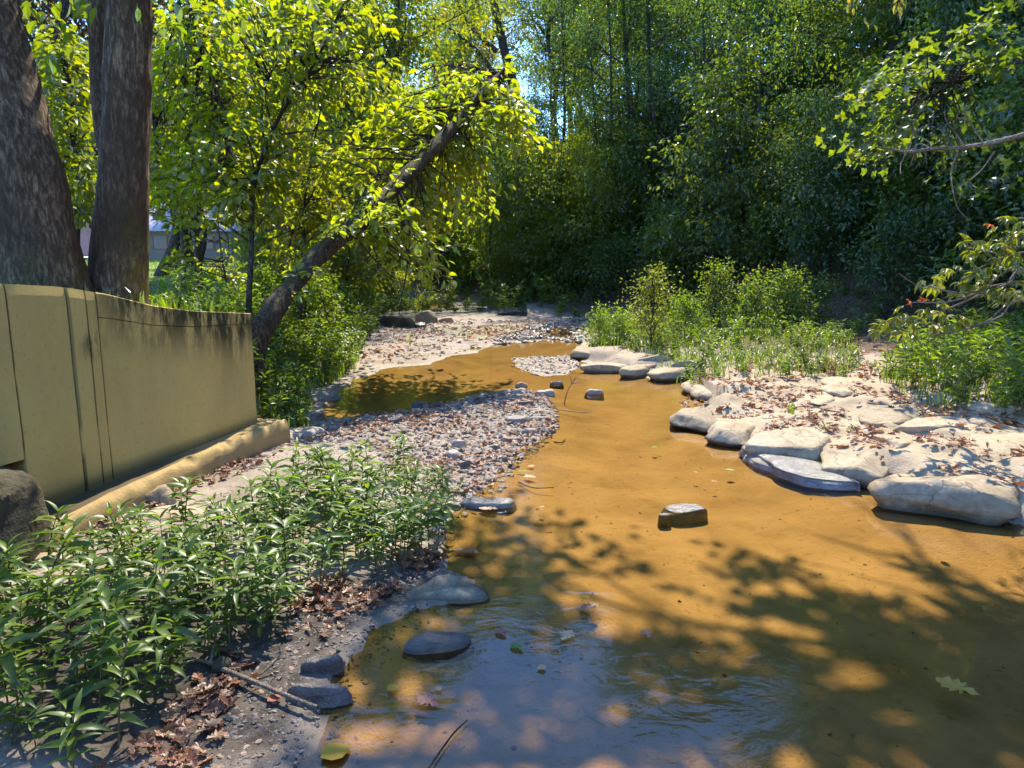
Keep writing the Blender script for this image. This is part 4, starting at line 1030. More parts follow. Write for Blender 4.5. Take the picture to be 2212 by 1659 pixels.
me, _, _ = big_trunk(fk, [30 * px, 26 * px, 21 * px, 19 * px, 18 * px, 15 * px, 8 * px], 50, 18, M['bark'], 63, 0.007, lambda v, d: 0 * v[:, 0])
obj('fork', me, t2)
wd, lf = limbs_only(72, p2[::6], 0.6, 2.0, 2200, 0.13, 14, sig=0.32, sub=5, tm=L_OVA)
obj('limbs', wd.mesh('limbs', M['bark_far']), t2); tag(obj('crown', lf.mesh('crown', M['leaf_mid'], False), t2), kind='stuff')

# ------------------------------------------------------------------ leafy sprays on chosen limbs
def sprays(seed, poly, yr, n, per, attach, ll, lw, tm, wood, lf, tw=0.006, sag=0.12, spread=0.16, palm=False, nt=0.5, droop=0.3):
    """leafy twigs that grow from the nearest limb point into a region"""
    rng = np.random.default_rng(seed)
    poly = np.asarray(poly, float); lo, hi = poly.min(0), poly.max(0); attach = np.asarray(attach)
    c = 0; P, T, Nn = [], [], []
    while c < n:
        uv = rng.uniform(lo, hi)
        if sdist(uv[:1], uv[1:], poly)[0] > 0: continue
        c += 1
        tip = D(uv[0], uv[1], rng.uniform(*yr))
        k = np.argmin(((attach - tip) ** 2).sum(1) * rng.uniform(0.6, 1.6, len(attach))); a = attach[k]
        L = np.linalg.norm(tip - a); m = a * 0.45 + tip * 0.55 + np.array([0, 0, sag * L]) + rng.normal(size=3) * 0.06 * L
        q = catmull([a, m, tip], 9)
        wood.add(*tube(q, np.linspace(tw * (1 + L), 0.0018, 9), 4))
        d = unit(q[-1] - q[-3])
        j = rng.uniform(0.42, 1.0, per)
        base = np.stack([np.interp(j, np.linspace(0, 1, 9), q[:, z]) for z in range(3)], 1)
        off = rnd_unit(rng, per) * np.array([1, 1, 0.55])
        P.append(base + off * spread * rng.uniform(0.1, 1, (per, 1))); T.append(off * 0.9 + d * 0.5 + np.array([0, 0, -droop])); Nn.append(np.array([0, 0, 1.0]) + rng.normal(size=(per, 3)) * nt)
    P, T, Nn = map(np.concatenate, (P, T, Nn)); n = len(P)
    leaves(lf, tm, P, T, Nn, ll * rng.uniform(0.6, 1.2, n), lw * rng.uniform(0.85, 1.15, n))

def px_tree(name, label, paths, radii, polys, bark='bark_far', sides=8, label_group=None):
    """tree whose trunk and limbs follow given lines; polys: list of (poly, yr, n, per, ll, lw, tm, leafmat, seed, kw)"""
    o = thing(name, label, 'tree', group=label_group)
    wood = MB(); att = []
    for p, r in zip(paths, radii):
        q = catmull(p, 6 * len(p)); rr = np.interp(np.linspace(0, 1, len(q)), np.linspace(0, 1, len(r)), r)
        wood.add(*tube(q, rr, sides)); att.append(q[len(q) // 5:])
    att = np.concatenate(att)
    tw = MB(); byM = {}
    for poly, yr, n, per, ll, lw, tm, lm, sd, kw in polys:
        sprays(sd, poly, yr, n, per, att, ll, lw, tm, tw, byM.setdefault(lm, MB()), **kw)
    obj('trunk', wood.mesh('trunk', M[bark]), o)
    if tw.v: tag(obj('twigs', tw.mesh('twigs', M['twig']), o), kind='stuff')
    for lm, mb in byM.items(): tag(obj('crown', mb.mesh('crown', M[lm], False), o), kind='stuff')
    return o

# leaning tree
ln = thing('leaning_tree', 'rough barked tree leaning from the left bank out over the stream', 'tree')
pp = [(530, 830, 6.75, 32), (554, 730, 6.9, 24), (588, 672, 7.1, 20), (640, 605, 7.6, 18), (700, 540, 8.1, 17), (765, 488, 8.6, 16), (830, 428, 9.2, 15), (885, 372, 9.8, 14), (945, 312, 10.4, 12), (990, 265, 10.9, 9), (1035, 208, 11.4, 7), (1088, 150, 12.0, 3)]
me, pl, _ = big_trunk([D(u, v, y) for u, v, y, r in pp], [r * y / FPX for u, v, y, r in pp], 110, 26, M['bark_lean'], 64, 0.02, lambda v, d: 0.5 * sstep(0.2, 0.9, d[:, 2]), (6, 6, 3))
obj('trunk', me, ln)
tw, lf = MB(), MB()
sprays(81, [(640, 330), (760, 250), (900, 200), (1090, 130), (1150, 250), (1195, 350), (1100, 420), (1060, 480), (980, 540), (900, 560), (860, 500), (780, 420), (690, 400)], (10.0, 13.2), 150, 22, pl[40:], 0.15, 0.62, L_OVA, tw, lf)
sprays(82, [(700, 500), (800, 440), (960, 430), (1010, 520), (960, 600), (900, 620), (780, 560)], (8.2, 10.5), 36, 18, pl[45:80], 0.14, 0.62, L_OVA, tw, lf, sag=-0.1)
sprays(83, [(890, 590), (940, 570), (985, 600), (930, 625)], (8.6, 9.4), 5, 9, pl[50:70], 0.13, 0.62, L_OVA, tw, lf, sag=-0.1, spread=0.1)
sprays(95, [(600, 640), (700, 500), (800, 410), (900, 330), (920, 370), (830, 450), (720, 560), (640, 650)], (7.2, 9.6), 26, 9, pl[12:70], 0.11, 0.62, L_OVA, tw, lf, spread=0.1)
dn = catmull([D(860, 405, 9.4), D(884, 470, 9.2), D(882, 560, 9.1), D(868, 640, 9.0), D(862, 680, 9.0)], 14)
obj('drooping_branch', MB().add(*tube(dn, np.linspace(0.02, 0.004, 14), 6)).mesh('drooping_branch', M['bark_lean']), ln)
tag(obj('twigs', tw.mesh('twigs', M['twig']), ln), kind='stuff'); tag(obj('crown', lf.mesh('crown', M['leaf_bright'], False), ln), kind='stuff')

# saplings on the left bank
def DD(*p): return [D(*q) for q in p]
px_tree('sapling', 'slim forked sapling just left of the leaning trunk',
        [DD((536, 700, 9.27), (538, 640, 9.27), (543, 540, 9.27), (548, 400, 9.39), (575, 320, 9.52), (605, 250, 9.64), (665, 160, 9.76), (720, 60, 9.88), (770, -40, 10.00)),
         DD((572, 330, 9.52), (566, 230, 9.64), (590, 150, 9.76), (640, 130, 10.00), (700, 120, 10.13)), DD((548, 400, 9.39), (500, 330, 9.64), (470, 200, 9.88), (430, 90, 10.00), (380, 10, 10.13))],
        [[0.045, 0.04, 0.035, 0.03, 0.026, 0.024, 0.02, 0.014, 0.008], [0.018, 0.012, 0.006], [0.02, 0.014, 0.006]],
        [([(330, 60), (420, -60), (760, -80), (860, 60), (880, 240), (760, 330), (600, 400), (420, 420), (330, 330)], (8.4, 12.0), 210, 19, 0.130, 0.62, L_OVA, 'leaf_bright', 84, dict(spread=0.2)),
         ([(330, 380), (600, 330), (720, 390), (640, 470), (480, 500), (340, 480)], (8.4, 11.4), 73, 17, 0.130, 0.62, L_OVA, 'leaf_bright', 85, dict(spread=0.2))], sides=10)
px_tree('sapling', 'thin upright sapling close behind the leaning tree foot',
        [DD((708 - 60, 690, 10.49), (655, 560, 10.49), (660, 420, 10.61), (690, 250, 10.74), (720, 120, 10.98))], [[0.03, 0.025, 0.018, 0.012, 0.006]],
        [([(560, 560), (600, 380), (760, 330), (760, 520), (650, 600)], (9.8, 12.5), 70, 17, 0.123, 0.6, L_OVA, 'leaf_bright', 86, {})])
px_tree('sapling', 'slender sapling with orange touched leaves in front of the house',
        [DD((432, 625, 11.71), (428, 520, 11.71), (420, 420, 11.71), (432, 330, 11.83), (400, 180, 11.96), (385, 40, 12.20))], [[0.055, 0.05, 0.045, 0.035, 0.02, 0.008]],
        [([(320, 470), (330, 60), (560, 40), (560, 430), (470, 500), (380, 510)], (10.3, 14.0), 166, 18, 0.137, 0.62, L_OVA, 'leaf_bright', 87, dict(spread=0.22)),
         ([(400, 330), (460, 340), (450, 460), (410, 450)], (11.2, 13.0), 7, 9, 0.098, 0.6, L_OVA, 'leaf_orange', 88, {})])
px_tree('tree', 'short thick trunk forking low in front of the house',
        [DD((402, 625, 12.69), (404, 560, 12.69), (400, 500, 12.69), (385, 430, 12.69), (345, 360, 12.81), (330, 250, 12.93)), DD((402, 520, 12.69), (415, 440, 12.81), (445, 330, 12.93))],
        [[0.14, 0.12, 0.10, 0.06, 0.04, 0.02], [0.07, 0.05, 0.02]],
        [([(320, 330), (340, 100), (480, 100), (520, 300), (470, 430), (330, 450)], (11.8, 15.0), 87, 17, 0.137, 0.62, L_OVA, 'leaf_bright', 89, dict(spread=0.22))])
px_tree('sapling', 'crooked sapling seen in the gap between the two big trunks',
        [DD((170, 640, 9.76), (168, 500, 9.76), (178, 420, 9.76), (160, 340, 9.88), (150, 180, 10.00), (120, 60, 10.13))], [[0.035, 0.03, 0.025, 0.02, 0.012, 0.006]],
        [([(70, 110), (120, 60), (215, 150), (215, 480), (150, 500), (100, 320)], (8.9, 11.7), 105, 18, 0.137, 0.62, L_OVA, 'leaf_bright', 90, dict(spread=0.22))])
px_tree('sapling', 'low leafy sapling under the canopy in front of the lawn edge',
        [DD((500, 660, 10.74), (480, 560, 10.74), (470, 470, 10.86))], [[0.02, 0.015, 0.008]],
        [([(340, 560), (420, 560), (530, 560), (530, 610), (420, 620), (340, 600)], (9.6, 12.5), 20, 13, 0.116, 0.6, L_OVA, 'leaf_bright', 91, {})])

for k, (x, y, sc) in enumerate(((-6.2, 35, 1.0), (-7.4, 38, 1.3), (-9, 42, 1.4), (-10.5, 46, 1.5), (-4.5, 39, 1.3), (-6.0, 44, 1.5), (-5.6, 30, 0.7), (-6.6, 32, 0.8))):
    UNDER[k % 3].put(x, y, 'green understory tree closing the view at the stream bend', 'understory trees closing the bend', k * 1.7, sc, k % 2)
for k, p in enumerate(scatter([(-5.0, 26), (-5.2, 29), (-8, 36), (-11, 36), (-7, 26)], 24, 0.9, rng)):
    BUSH[k % 3].put(p[0], p[1], 'leafy shrub on the left bank at the stream bend', 'shrubs at the bend', k * 1.7, 0.9, (0, 2)[k % 2])
# canopy trees behind on the left: purple-brown and green
PURP = Kind('forest_tree', 'tree', grow(14, 11, 0.16, 0.25, 2.8, 9000, 0.15, 22, (0, 0), 0.38, sub=6, droop=0.6), 'bark_far', ('leaf_purple', 'leaf_yellow', 'leaf_bright'))
PURP.put(-10.3, 16.5, 'purple brown leaved tree showing between the two big trunks', None, 1.0, 1.0, 0)
PURP.put(-8.6, 18.5, 'purple brown leaved tree right of the straight trunk', None, 3.0, 0.95, 0)
for k, (x, y, lm) in enumerate(((-14, 20, 1), (-18, 27, 2), (-12.5, 25, 2), (-16, 34, 1), (-24, 40, 2), (-34, 40, 2), (-40, 48, 1))):
    PURP.put(x, y, 'tall yellow green tree at the edge of the lawn', 'trees at the lawn edge', k * 1.3, 1.0 + 0.1 * (k % 3), lm)

for k, (x, y, sc) in enumerate(((1.7, 27.6, 1.0), (0.3, 28.8, 1.1), (2.9, 25.9, 0.9), (-1.0, 31, 1.2))):
    UNDER[k % 3].put(x, y, 'bright understory tree hiding the foot of the tall forked tree', 'understory trees at the bend', k * 1.4, sc, k % 2)
# ------------------------------------------------------------------ tall trees with visible trunks
px_tree('forest_tree', 'tall forked tree with bare left limbs above the stream bend',
        [DD((1140, 600, 35.0), (1130, 420, 35.0), (1115, 220, 35.0), (1090, 110, 35.0), (1065, 0, 35.0), (1040, -150, 35.0), (1020, -300, 35.0)),
         DD((1085, 195, 35.0), (1040, 155, 35.0), (1000, 142, 34.6), (930, 140, 34.0), (880, 125, 33.5)), DD((1085, 190, 35.0), (1040, 120, 35.0), (990, 75, 35.0), (920, 30, 34.5), (880, 10, 34.0)),
         DD((1072, 110, 35.0), (1020, 60, 35.0), (985, 0, 35.0), (960, -60, 35.0))],
        [[0.27, 0.25, 0.22, 0.20, 0.18, 0.13, 0.05], [0.14, 0.10, 0.06, 0.03], [0.13, 0.09, 0.05, 0.03], [0.12, 0.08, 0.04]],
        [([(860, -60), (1130, -120), (1160, 60), (1080, 180), (960, 60), (900, 20)], (33, 37), 90, 26, 0.19, 0.55, L_DIA, 'leaf_yellow', 92, dict(spread=0.55, tw=0.01)),
         ([(900, 150), (1000, 140), (1060, 190), (960, 260), (900, 250)], (33, 36), 18, 22, 0.19, 0.55, L_DIA, 'leaf_yellow', 93, dict(spread=0.5, tw=0.01))])
def hit(u, v, t0=4.0):
    d = ray(u, v); t = np.linspace(t0, 80, 3000); p = d[None] * t[:, None] + np.array([0, 0, CAM_H])
    zz = hz(p[:, 0], p[:, 1]); k = np.argmax(p[:, 2] < zz)
    return p[k]
for k, (lab, pts, r) in enumerate((
        ('dark twin trunk tree rising through the hillside, left stem', [(1400, 490), (1388, 400), (1372, 300), (1358, 190), (1350, 80), (1345, -80)], 13),
        ('dark slanting tree just right of the left twin stem', [(1448, 490), (1436, 420), (1425, 330), (1405, 200), (1400, 60), (1395, -80)], 10),
        ('thin dark tree farthest right of the hillside trunks', [(1475, 480), (1468, 400), (1462, 300), (1465, 150), (1460, -60)], 6),
        ('thin dark tree left of the twin hillside trunks', [(1285, 560), (1283, 450), (1288, 330), (1280, 180), (1270, -20)], 5),
        ('slim straight trunk at the left end of the hillside, by the bend', [(1215, 590), (1212, 430), (1220, 250), (1215, 60), (1210, -60)], 6),
        ('slim trunk between the bend and the twin hillside trunks', [(1335, 545), (1330, 400), (1322, 250), (1318, 80), (1310, -60)], 6),
        ('straight dark trunk above the tall green shrub', [(1530, 520), (1522, 380), (1528, 240), (1520, 90), (1522, -60)], 7),
        ('slightly bent trunk left of the maple boughs', [(1640, 530), (1648, 380), (1640, 220), (1650, 60), (1648, -60)], 6),
        ('pale slim sapling on the dark bank at right', [(1745, 470), (1742, 420), (1738, 350), (1725, 320)], 4))):
    b = hit(*pts[0]); y = float(b[1])
    path = [b + np.array([0, 0.05, -0.3])] + DD(*[(u, v, y) for u, v in pts])
    wl = grow(200 + k, 1, r * y / FPX, 0.45, 2.4 if r > 4 else 0.8, 4200 if r > 4 else 300, 0.13, 13 if r > 4 else 6, path=path, sig=0.3, sub=5)
    plant_tree('hillside_tree', lab, 'tree', wl, M['bark_far'], M['leaf_dark' if k != 3 else 'leaf_mid'], (0, 0, 0))

# ------------------------------------------------------------------ right side: overhanging shade tree, maple, buckeye
SHADE = np.array(GP((960, 1085), (1080, 1062), (1230, 1068), (1390, 1064), (1490, 1130), (1700, 1168), (2000, 1182), (2300, 1192), (2500, 1900), (650, 1900), (690, 1480), (850, 1290)))
def in_shade(P, rng):  # crown shaped for its shade: keeps leaves whose shadow lands inside SHADE
    t = P[:, 2] / math.tan(SUN_EL); sx, sy = P[:, 0] - t * math.sin(SUN_AZ), P[:, 1] - t * math.cos(SUN_AZ)
    return (sdist(sx, sy, SHADE) < rng.normal(size=len(P)) * 0.08) & (fbm(np.column_stack([sx * 2.1, sy * 2.1]), 3, 77) > -0.09 + 0.05 * rng.normal(size=len(P)))
sh = thing('overhanging_tree', 'tree on the right bank whose high boughs shade the near water', 'tree')
wd, lf = grow(301, 1, 0.22, 0.60, 2.3, 16000, 0.14, 32, keep=in_shade, path=[(9.4, 10.2, 0.2), (9.0, 10.0, 2.2), (8.0, 9.6, 4.4), (6.4, 9.0, 5.8), (4.6, 8.5, 6.5), (2.8, 8.1, 6.8), (1.0, 7.7, 6.9), (-0.2, 7.4, 6.9)], sig=0.27, sub=6, up=(-5, 35), droop=0.35)
keep = MB()
obj('trunk', wd.mesh('trunk', M['bark_far']), sh)
tag(obj('crown', lf.mesh('crown', M['leaf_mid'], False), sh), kind='stuff')
tw, lf = MB(), MB()
att = np.array([(3.2, 7.2, 5.2), (3.8, 7.3, 5.4), (2.6, 7.2, 5.2)])
sprays(302, [(1835, -10), (1850, 80), (1865, 90), (1880, 10)], (6.4, 6.8), 5, 10, att, 0.11, 0.36, L_LAN, tw, lf, spread=0.08, droop=1.2)
sprays(303, [(1900, -20), (1940, 40), (1965, 50), (1960, -20)], (6.4, 6.8), 5, 9, att, 0.11, 0.36, L_LAN, tw, lf, spread=0.08, droop=1.2)
tag(obj('twigs', tw.mesh('twigs', M['twig']), sh), kind='stuff'); tag(obj('hanging_leaves', lf.mesh('hanging_leaves', M['leaf_yellow'], False), sh), label='yellowing leaf sprays hanging at the top edge', kind='stuff')

px_tree('maple_tree', 'maple on the right bank reaching lobed leaves over the dark slope',
        [[(9.6, 10.4, 0.3), (9.3, 10.2, 2.5), (9.0, 10, 5), (8.8, 9.8, 8)], [(9.2, 10.2, 3.6), (7.6, 9.8, 4.2), (6.2, 9.4, 4.1), (5.2, 9.2, 3.7)], [(9.1, 10.1, 4.2), (8.0, 9.7, 5.0), (7.0, 9.2, 5.2), (6.2, 9.0, 4.9)], [(9.3, 10.2, 2.8), (8.2, 9.9, 3.2), (7.2, 9.6, 3.1)]],
        [[0.16, 0.14, 0.1, 0.05], [0.05, 0.035, 0.02, 0.008], [0.05, 0.03, 0.015], [0.04, 0.02, 0.01]],
        [([(1690, 330), (1790, 250), (1880, 130), (2010, 60), (2230, -40), (2230, 170), (2080, 200), (1960, 300), (1880, 390), (1800, 400), (1740, 360)], (8.2, 10.2), 60, 12, 0.13, 1.0, L_STAR, 'leaf_mid', 304, dict(spread=0.2, droop=0.5)),
         ([(1980, 330), (2100, 280), (2230, 250), (2230, 420), (2050, 430)], (8.6, 10), 16, 11, 0.13, 1.0, L_STAR, 'leaf_dark', 305, dict(spread=0.2, droop=0.5))])

def H_(*p): return [(1806 + 0.2222 * x, 405.5 + 0.2222 * y) for x, y in p]
bk = thing('buckeye_tree', 'buckeye at the right edge holding palmate yellow green leaves low over the bank', 'tree')
TB = [np.array(p) for p in [(5.7, 6.1, 0.1), (5.6, 6.0, 1.0), (5.45, 5.9, 2.2), (5.5, 5.9, 3.4)]]
q = catmull(TB, 24); obj('trunk', MB().add(*tube(q, np.linspace(0.09, 0.03, 24), 12)).mesh('trunk', M['bark_far']), bk)
BR = [(1, [(1880, 830), (1700, 920), (1400, 1040), (1150, 1150), (830, 1260), (600, 1270), (470, 1310)], 5.6), (1, [(1900, 600), (1600, 690), (1330, 800), (1180, 800)], 5.7), (1, [(1880, 790), (1400, 1010), (1080, 1110), (780, 1115), (680, 1140)], 5.5),
      (1, [(1830, 950), (1330, 1020), (1100, 1010), (930, 960), (830, 970), (720, 910), (610, 830)], 5.55), (2, [(1900, 620), (1640, 650), (1380, 600), (1260, 570), (1230, 520)], 5.75), (2, [(1900, 480), (1780, 500), (1650, 520), (1520, 560)], 5.8),
      (2, [(1900, 300), (1790, 300), (1700, 290)], 5.7), (1, [(1900, 1000), (1620, 1170), (1480, 1290), (1300, 1350), (1240, 1330)], 5.4), (1, [(1880, 1100), (1600, 1250), (1350, 1350), (1050, 1420), (880, 1400)], 5.5), (2, [(1860, 700), (1760, 800), (1640, 960), (1600, 1020)], 5.6)]
for k, pts, y in BR:
    uv = H_(*pts); P = [TB[k] * 0.5 + D(*uv[0], y) * 0.5 + np.array([0.6, 0.1, -0.1])] + [D(u, v, y + 0.15 * math.sin(i * 1.7 + k)) for i, (u, v) in enumerate(uv)]
    q = catmull([TB[k]] + P, 40)
    obj('branch', MB().add(*tube(q, np.linspace(0.013, 0.003, 40), 6)).mesh('branch', M['twig_pale']), bk)
CL = H_((480, 1290), (420, 1330), (370, 1390), (560, 1280), (600, 1310), (650, 1270), (700, 1250), (740, 1320), (640, 1390), (700, 1390), (850, 1180), (900, 1200), (950, 1190), (1000, 1080), (1015, 1130), (850, 900), (930, 960), (1000, 840), (1080, 790), (1170, 760), (1300, 720),
        (1230, 520), (1370, 630), (1490, 560), (1600, 510), (1560, 380), (1700, 280), (1790, 330), (1760, 420), (1650, 480), (1420, 560), (1560, 680), (1620, 720), (1700, 760), (1300, 850), (1370, 830), (1440, 880), (1290, 930), (1400, 930), (1530, 840), (1620, 960), (1600, 1010),
        (1650, 980), (1000, 1340), (1080, 1330), (940, 1330), (1200, 1240), (1240, 1340), (1330, 1000), (1500, 960), (1750, 620), (1780, 520), (1740, 680), (1800, 780), (1790, 900), (1740, 1000), (1800, 1060), (1620, 590), (1800, 430), (1560, 520))
ORA = H_((820, 1060), (700, 1090), (1480, 350), (1620, 600), (870, 1080))
rg = np.random.default_rng(306)
def palm(mb, P, rg, ll):
    n = 5; ax = unit(np.array([rg.normal() * 0.5 - 0.3, rg.normal() * 0.5 - 0.3, -0.55 + rg.normal() * 0.3])); nn = unit(np.array([rg.normal() * 0.35, rg.normal() * 0.35, 1.0]))
    sx = unit(np.cross(ax, nn)); a = np.linspace(-1.25, 1.25, n)
    T = np.cos(a)[:, None] * ax + np.sin(a)[:, None] * sx + np.array([0, 0, -0.18])
    leaves(mb, L_LAN, np.repeat(P[None], n, 0), T, np.repeat(nn[None], n, 0) + rg.normal(size=(n, 3)) * 0.15, ll * (1 - 0.28 * np.abs(a) / 1.25) * rg.uniform(0.85, 1.1, n), 0.36)
lf, lo = MB(), MB()
for u, v in CL:
    y = 5.6 + rg.normal() * 0.12; palm(lf, D(u, v, y), rg, 0.125)
    palm(lf, D(u + rg.normal() * 14, v + rg.normal() * 12, y + rg.normal() * 0.1), rg, 0.11)
for u, v in ORA: palm(lo, D(u, v, 5.55), rg, 0.09)
tag(obj('foliage', lf.mesh('foliage', M['leaf_lime'], False), bk), kind='stuff')
tag(obj('orange_foliage', lo.mesh('orange_foliage', M['leaf_orange'], False), bk), label='orange withered leaflets', kind='stuff')

# dead branch across the upper right
db = thing('dead_branch', 'bare pale dead branch with curling twigs across the dark slope at upper right', 'branch')
def J_(*p): return [(1327 + 0.4444 * x, 0.4444 * y) for x, y in p]
def stick(pts, r0, r1, y, name, par, mat='twig_pale', wob=0.05, n=6):
    uv = pts; P = [D(u, v, y + wob * math.sin(i * 2.1)) for i, (u, v) in enumerate(uv)]
    q = catmull(P, n * len(P)); return obj(name, MB().add(*tube(q, np.linspace(r0, r1, len(q)), 6)).mesh(name, M[mat]), par)
stick(J_((1267, 715), (1340, 722), (1430, 738), (1530, 725), (1700, 715), (1850, 690), (1990, 655), (2150, 610), (2400, 540), (2700, 420)), 0.006, 0.026, 5.4, 'branch', db)
for pts in (((1440, 735), (1480, 700), (1535, 715), (1530, 690), (1470, 655), (1450, 620)), ((1470, 640), (1500, 617), (1530, 618)), ((1430, 738), (1450, 650), (1445, 620)), ((1425, 740), (1395, 790), (1390, 845)), ((1470, 710), (1440, 800)),
            ((1705, 715), (1660, 650), (1615, 590), (1605, 535)), ((1615, 715), (1635, 640)), ((1790, 690), (1740, 610), (1710, 560), (1700, 520)), ((1720, 580), (1665, 570), (1690, 535)),
            ((1675, 730), (1640, 820), (1645, 920), (1675, 1020), (1735, 1075)), ((1850, 735), (1790, 820), (1730, 875), (1672, 915)), ((1725, 878), (1740, 900), (1762, 912)), ((1510, 735), (1520, 800))):
    stick(J_(*pts), 0.0065, 0.0025, 5.4, 'twig', db)

# ------------------------------------------------------------------ loose stones and gravel
def lump(rng, n=1, flat=0.45, sub=False):
    """angular stone: a jittered icosahedron squashed to a slab"""
    g = (1 + 5 ** 0.5) / 2
    v = unit(np.array([(-1, g, 0), (1, g, 0), (-1, -g, 0), (1, -g, 0), (0, -1, g), (0, 1, g), (0, -1, -g), (0, 1, -g), (g, 0, -1), (g, 0, 1), (-g, 0, -1), (-g, 0, 1)]))
    f = np.array([(0, 11, 5), (0, 5, 1), (0, 1, 7), (0, 7, 10), (0, 10, 11), (1, 5, 9), (5, 11, 4), (11, 10, 2), (10, 7, 6), (7, 1, 8), (3, 9, 4), (3, 4, 2), (3, 2, 6), (3, 6, 8), (3, 8, 9), (4, 9, 5), (2, 4, 11), (6, 2, 10), (8, 6, 7), (9, 8, 1)])
    v = v * rng.uniform(0.72, 1.2, (12, 1))
    v = np.clip(v, -0.85, 0.85)
    return v * np.array([1, rng.uniform(0.6, 0.9), flat]), f

BAR = GP((640, 935), (700, 905), (800, 890), (900, 872), (1000, 862), (1090, 838), (1160, 838), (1200, 870), (1200, 915), (1165, 950), (1110, 995), (1060, 1045), (985, 1095), (960, 1150), (860, 1010), (760, 960), (640, 960), z=0.04)
rng = np.random.default_rng(17)
STONES = {m: [] for m in ('stone_pale', 'stone_grey', 'stone_brown', 'stone_dark')}
protos = []
for k in range(10):
    v, f = lump(rng, flat=rng.uniform(0.25, 0.55))
    protos.append((v, f))
pm = {(k, m): MB().add(v, f).mesh('stone', M[m], False) for k, (v, f) in enumerate(protos) for m in STONES}
SL = {'stone_pale': 'small pale angular stone lying loose in the gravel bar', 'stone_grey': 'small grey angular stone lying loose in the gravel bar', 'stone_brown': 'small brown angular stone lying loose in the gravel bar', 'stone_dark': 'small dark angular stone lying loose in the gravel bar'}
for p in scatter(BAR, 200, 0.05, rng):
    k = rng.integers(10); m = ['stone_pale', 'stone_grey', 'stone_brown', 'stone_pale', 'stone_brown', 'stone_dark'][rng.integers(6)]
    o = obj('stone', pm[(int(k), m)], None, (p[0], p[1], float(hz(*p)) + 0.012)); sc = float(rng.uniform(0.022, 0.06)) * (0.8 + 0.05 * p[1])
    o.scale = (sc, sc, sc); o.rotation_euler = (rng.normal() * 0.25, rng.normal() * 0.25, rng.uniform(0, 6.3))
    tag(o, SL[m], 'stone', SL[m].replace('small ', '').replace(' stone lying loose in', ' stones of'))

def pebbles(name, poly, n, smin, smax, seed, mats, dens=None, zoff=0.0):
    rng = np.random.default_rng(seed); poly = np.asarray(poly)[:, :2]; lo, hi = poly.min(0), poly.max(0)
    pts = rng.uniform(lo, hi, (n * 4, 2)); pts = pts[sdist(pts[:, 0], pts[:, 1], poly) < rng.exponential(0.04, len(pts))][:n]
    z = hz(pts[:, 0], pts[:, 1]); mb = MB(); P = np.column_stack([pts, z + zoff])
    lib = [lump(rng, flat=rng.uniform(0.3, 0.6)) for _ in range(12)]
    k = rng.integers(0, 12, len(P)); mi = rng.integers(0, len(mats), len(P)); s = smin + (smax - smin) * rng.uniform(0, 1, len(P)) ** 2.2; a = rng.uniform(0, 6.283, len(P)); tx = rng.normal(size=(len(P), 2)) * 0.3
    for kk in range(12):
        for m in range(len(mats)):
            q = np.where((k == kk) & (mi == m))[0]
            if not len(q): continue
            v, f = lib[kk]; c, sn = np.cos(a[q])[:, None], np.sin(a[q])[:, None]
            W = np.stack([v[None, :, 0] * c - v[None, :, 1] * sn, v[None, :, 0] * sn + v[None, :, 1] * c, v[None, :, 2] + v[None, :, 0] * tx[q, :1] + v[None, :, 1] * tx[q, 1:]], -1)
            W = W * s[q][:, None, None] + P[q][:, None]
            mb.add(W.reshape(-1, 3), (f[None] + (np.arange(len(q)) * 12)[:, None, None]).reshape(-1, 3), m)
    return obj(name, mb.mesh(name, [M[m] for m in mats], False))
tag(pebbles('gravel', BAR, 7500, 0.006, 0.045, 18, ['stone_pale', 'stone_grey', 'stone_brown', 'stone_pale']), 'loose pale and brown gravel of the bar', 'gravel', kind='stuff')
RAP = GP((1060, 745), (1130, 715), (1240, 690), (1285, 690), (1255, 740), (1180, 738), z=0.0)
tag(pebbles('gravel', RAP, 500, 0.03, 0.11, 25, ['stone_pale', 'stone_grey', 'stone_wet', 'stone_pale'], zoff=0.03), 'stones and cobbles of the far riffle', 'gravel', kind='stuff')
tag(pebbles('gravel', ISLAND, 500, 0.01, 0.05, 26, ['stone_pale', 'stone_wet', 'stone_pale', 'stone_brown']), 'stones of the small midstream island', 'gravel', kind='stuff')
BED = GP((1000, 1090), (1200, 900), (1480, 900), (1650, 1000), (2212, 1160), (2212, 1700), (720, 1700), (760, 1450), (1060, 1290), z=0.0)
tag(pebbles('gravel', BED, 420, 0.004, 0.016, 27, ['stone_dark', 'stone_brown', 'stone_dark']), 'sunken grit and bits on the stream bed', 'gravel', kind='stuff')
FLAT2 = GP((700, 850), (770, 800), (900, 780), (1060, 745), (1240, 700), (1200, 690), (960, 690), (840, 700), (800, 750), z=0.02)
tag(pebbles('gravel', FLAT2, 900, 0.012, 0.09, 28, ['stone_brown', 'stone_grey', 'stone_dark', 'stone_pale']), 'scattered stones on the upstream sand flat', 'gravel', kind='stuff')
SHORE = GP((430, 1640), (560, 1420), (680, 1330), (800, 1260), (900, 1220), (960, 1230), (880, 1320), (760, 1420), (700, 1560), (600, 1670), z=0.03)
tag(pebbles('gravel', SHORE, 1500, 0.004, 0.018, 19, ['stone_dark', 'stone_brown', 'stone_grey', 'stone_dark']), 'dark wet gravel along the near shore', 'gravel', kind='stuff')
FLATS = GP((600, 960), (560, 1050), (400, 1100), (130, 1160), (100, 1220), (700, 1000), (800, 950), z=0.05)
tag(pebbles('gravel', FLATS, 700, 0.004, 0.016, 20, ['stone_pale', 'stone_brown', 'stone_grey']), 'scattered grit on the sand beside the wall', 'gravel', kind='stuff')

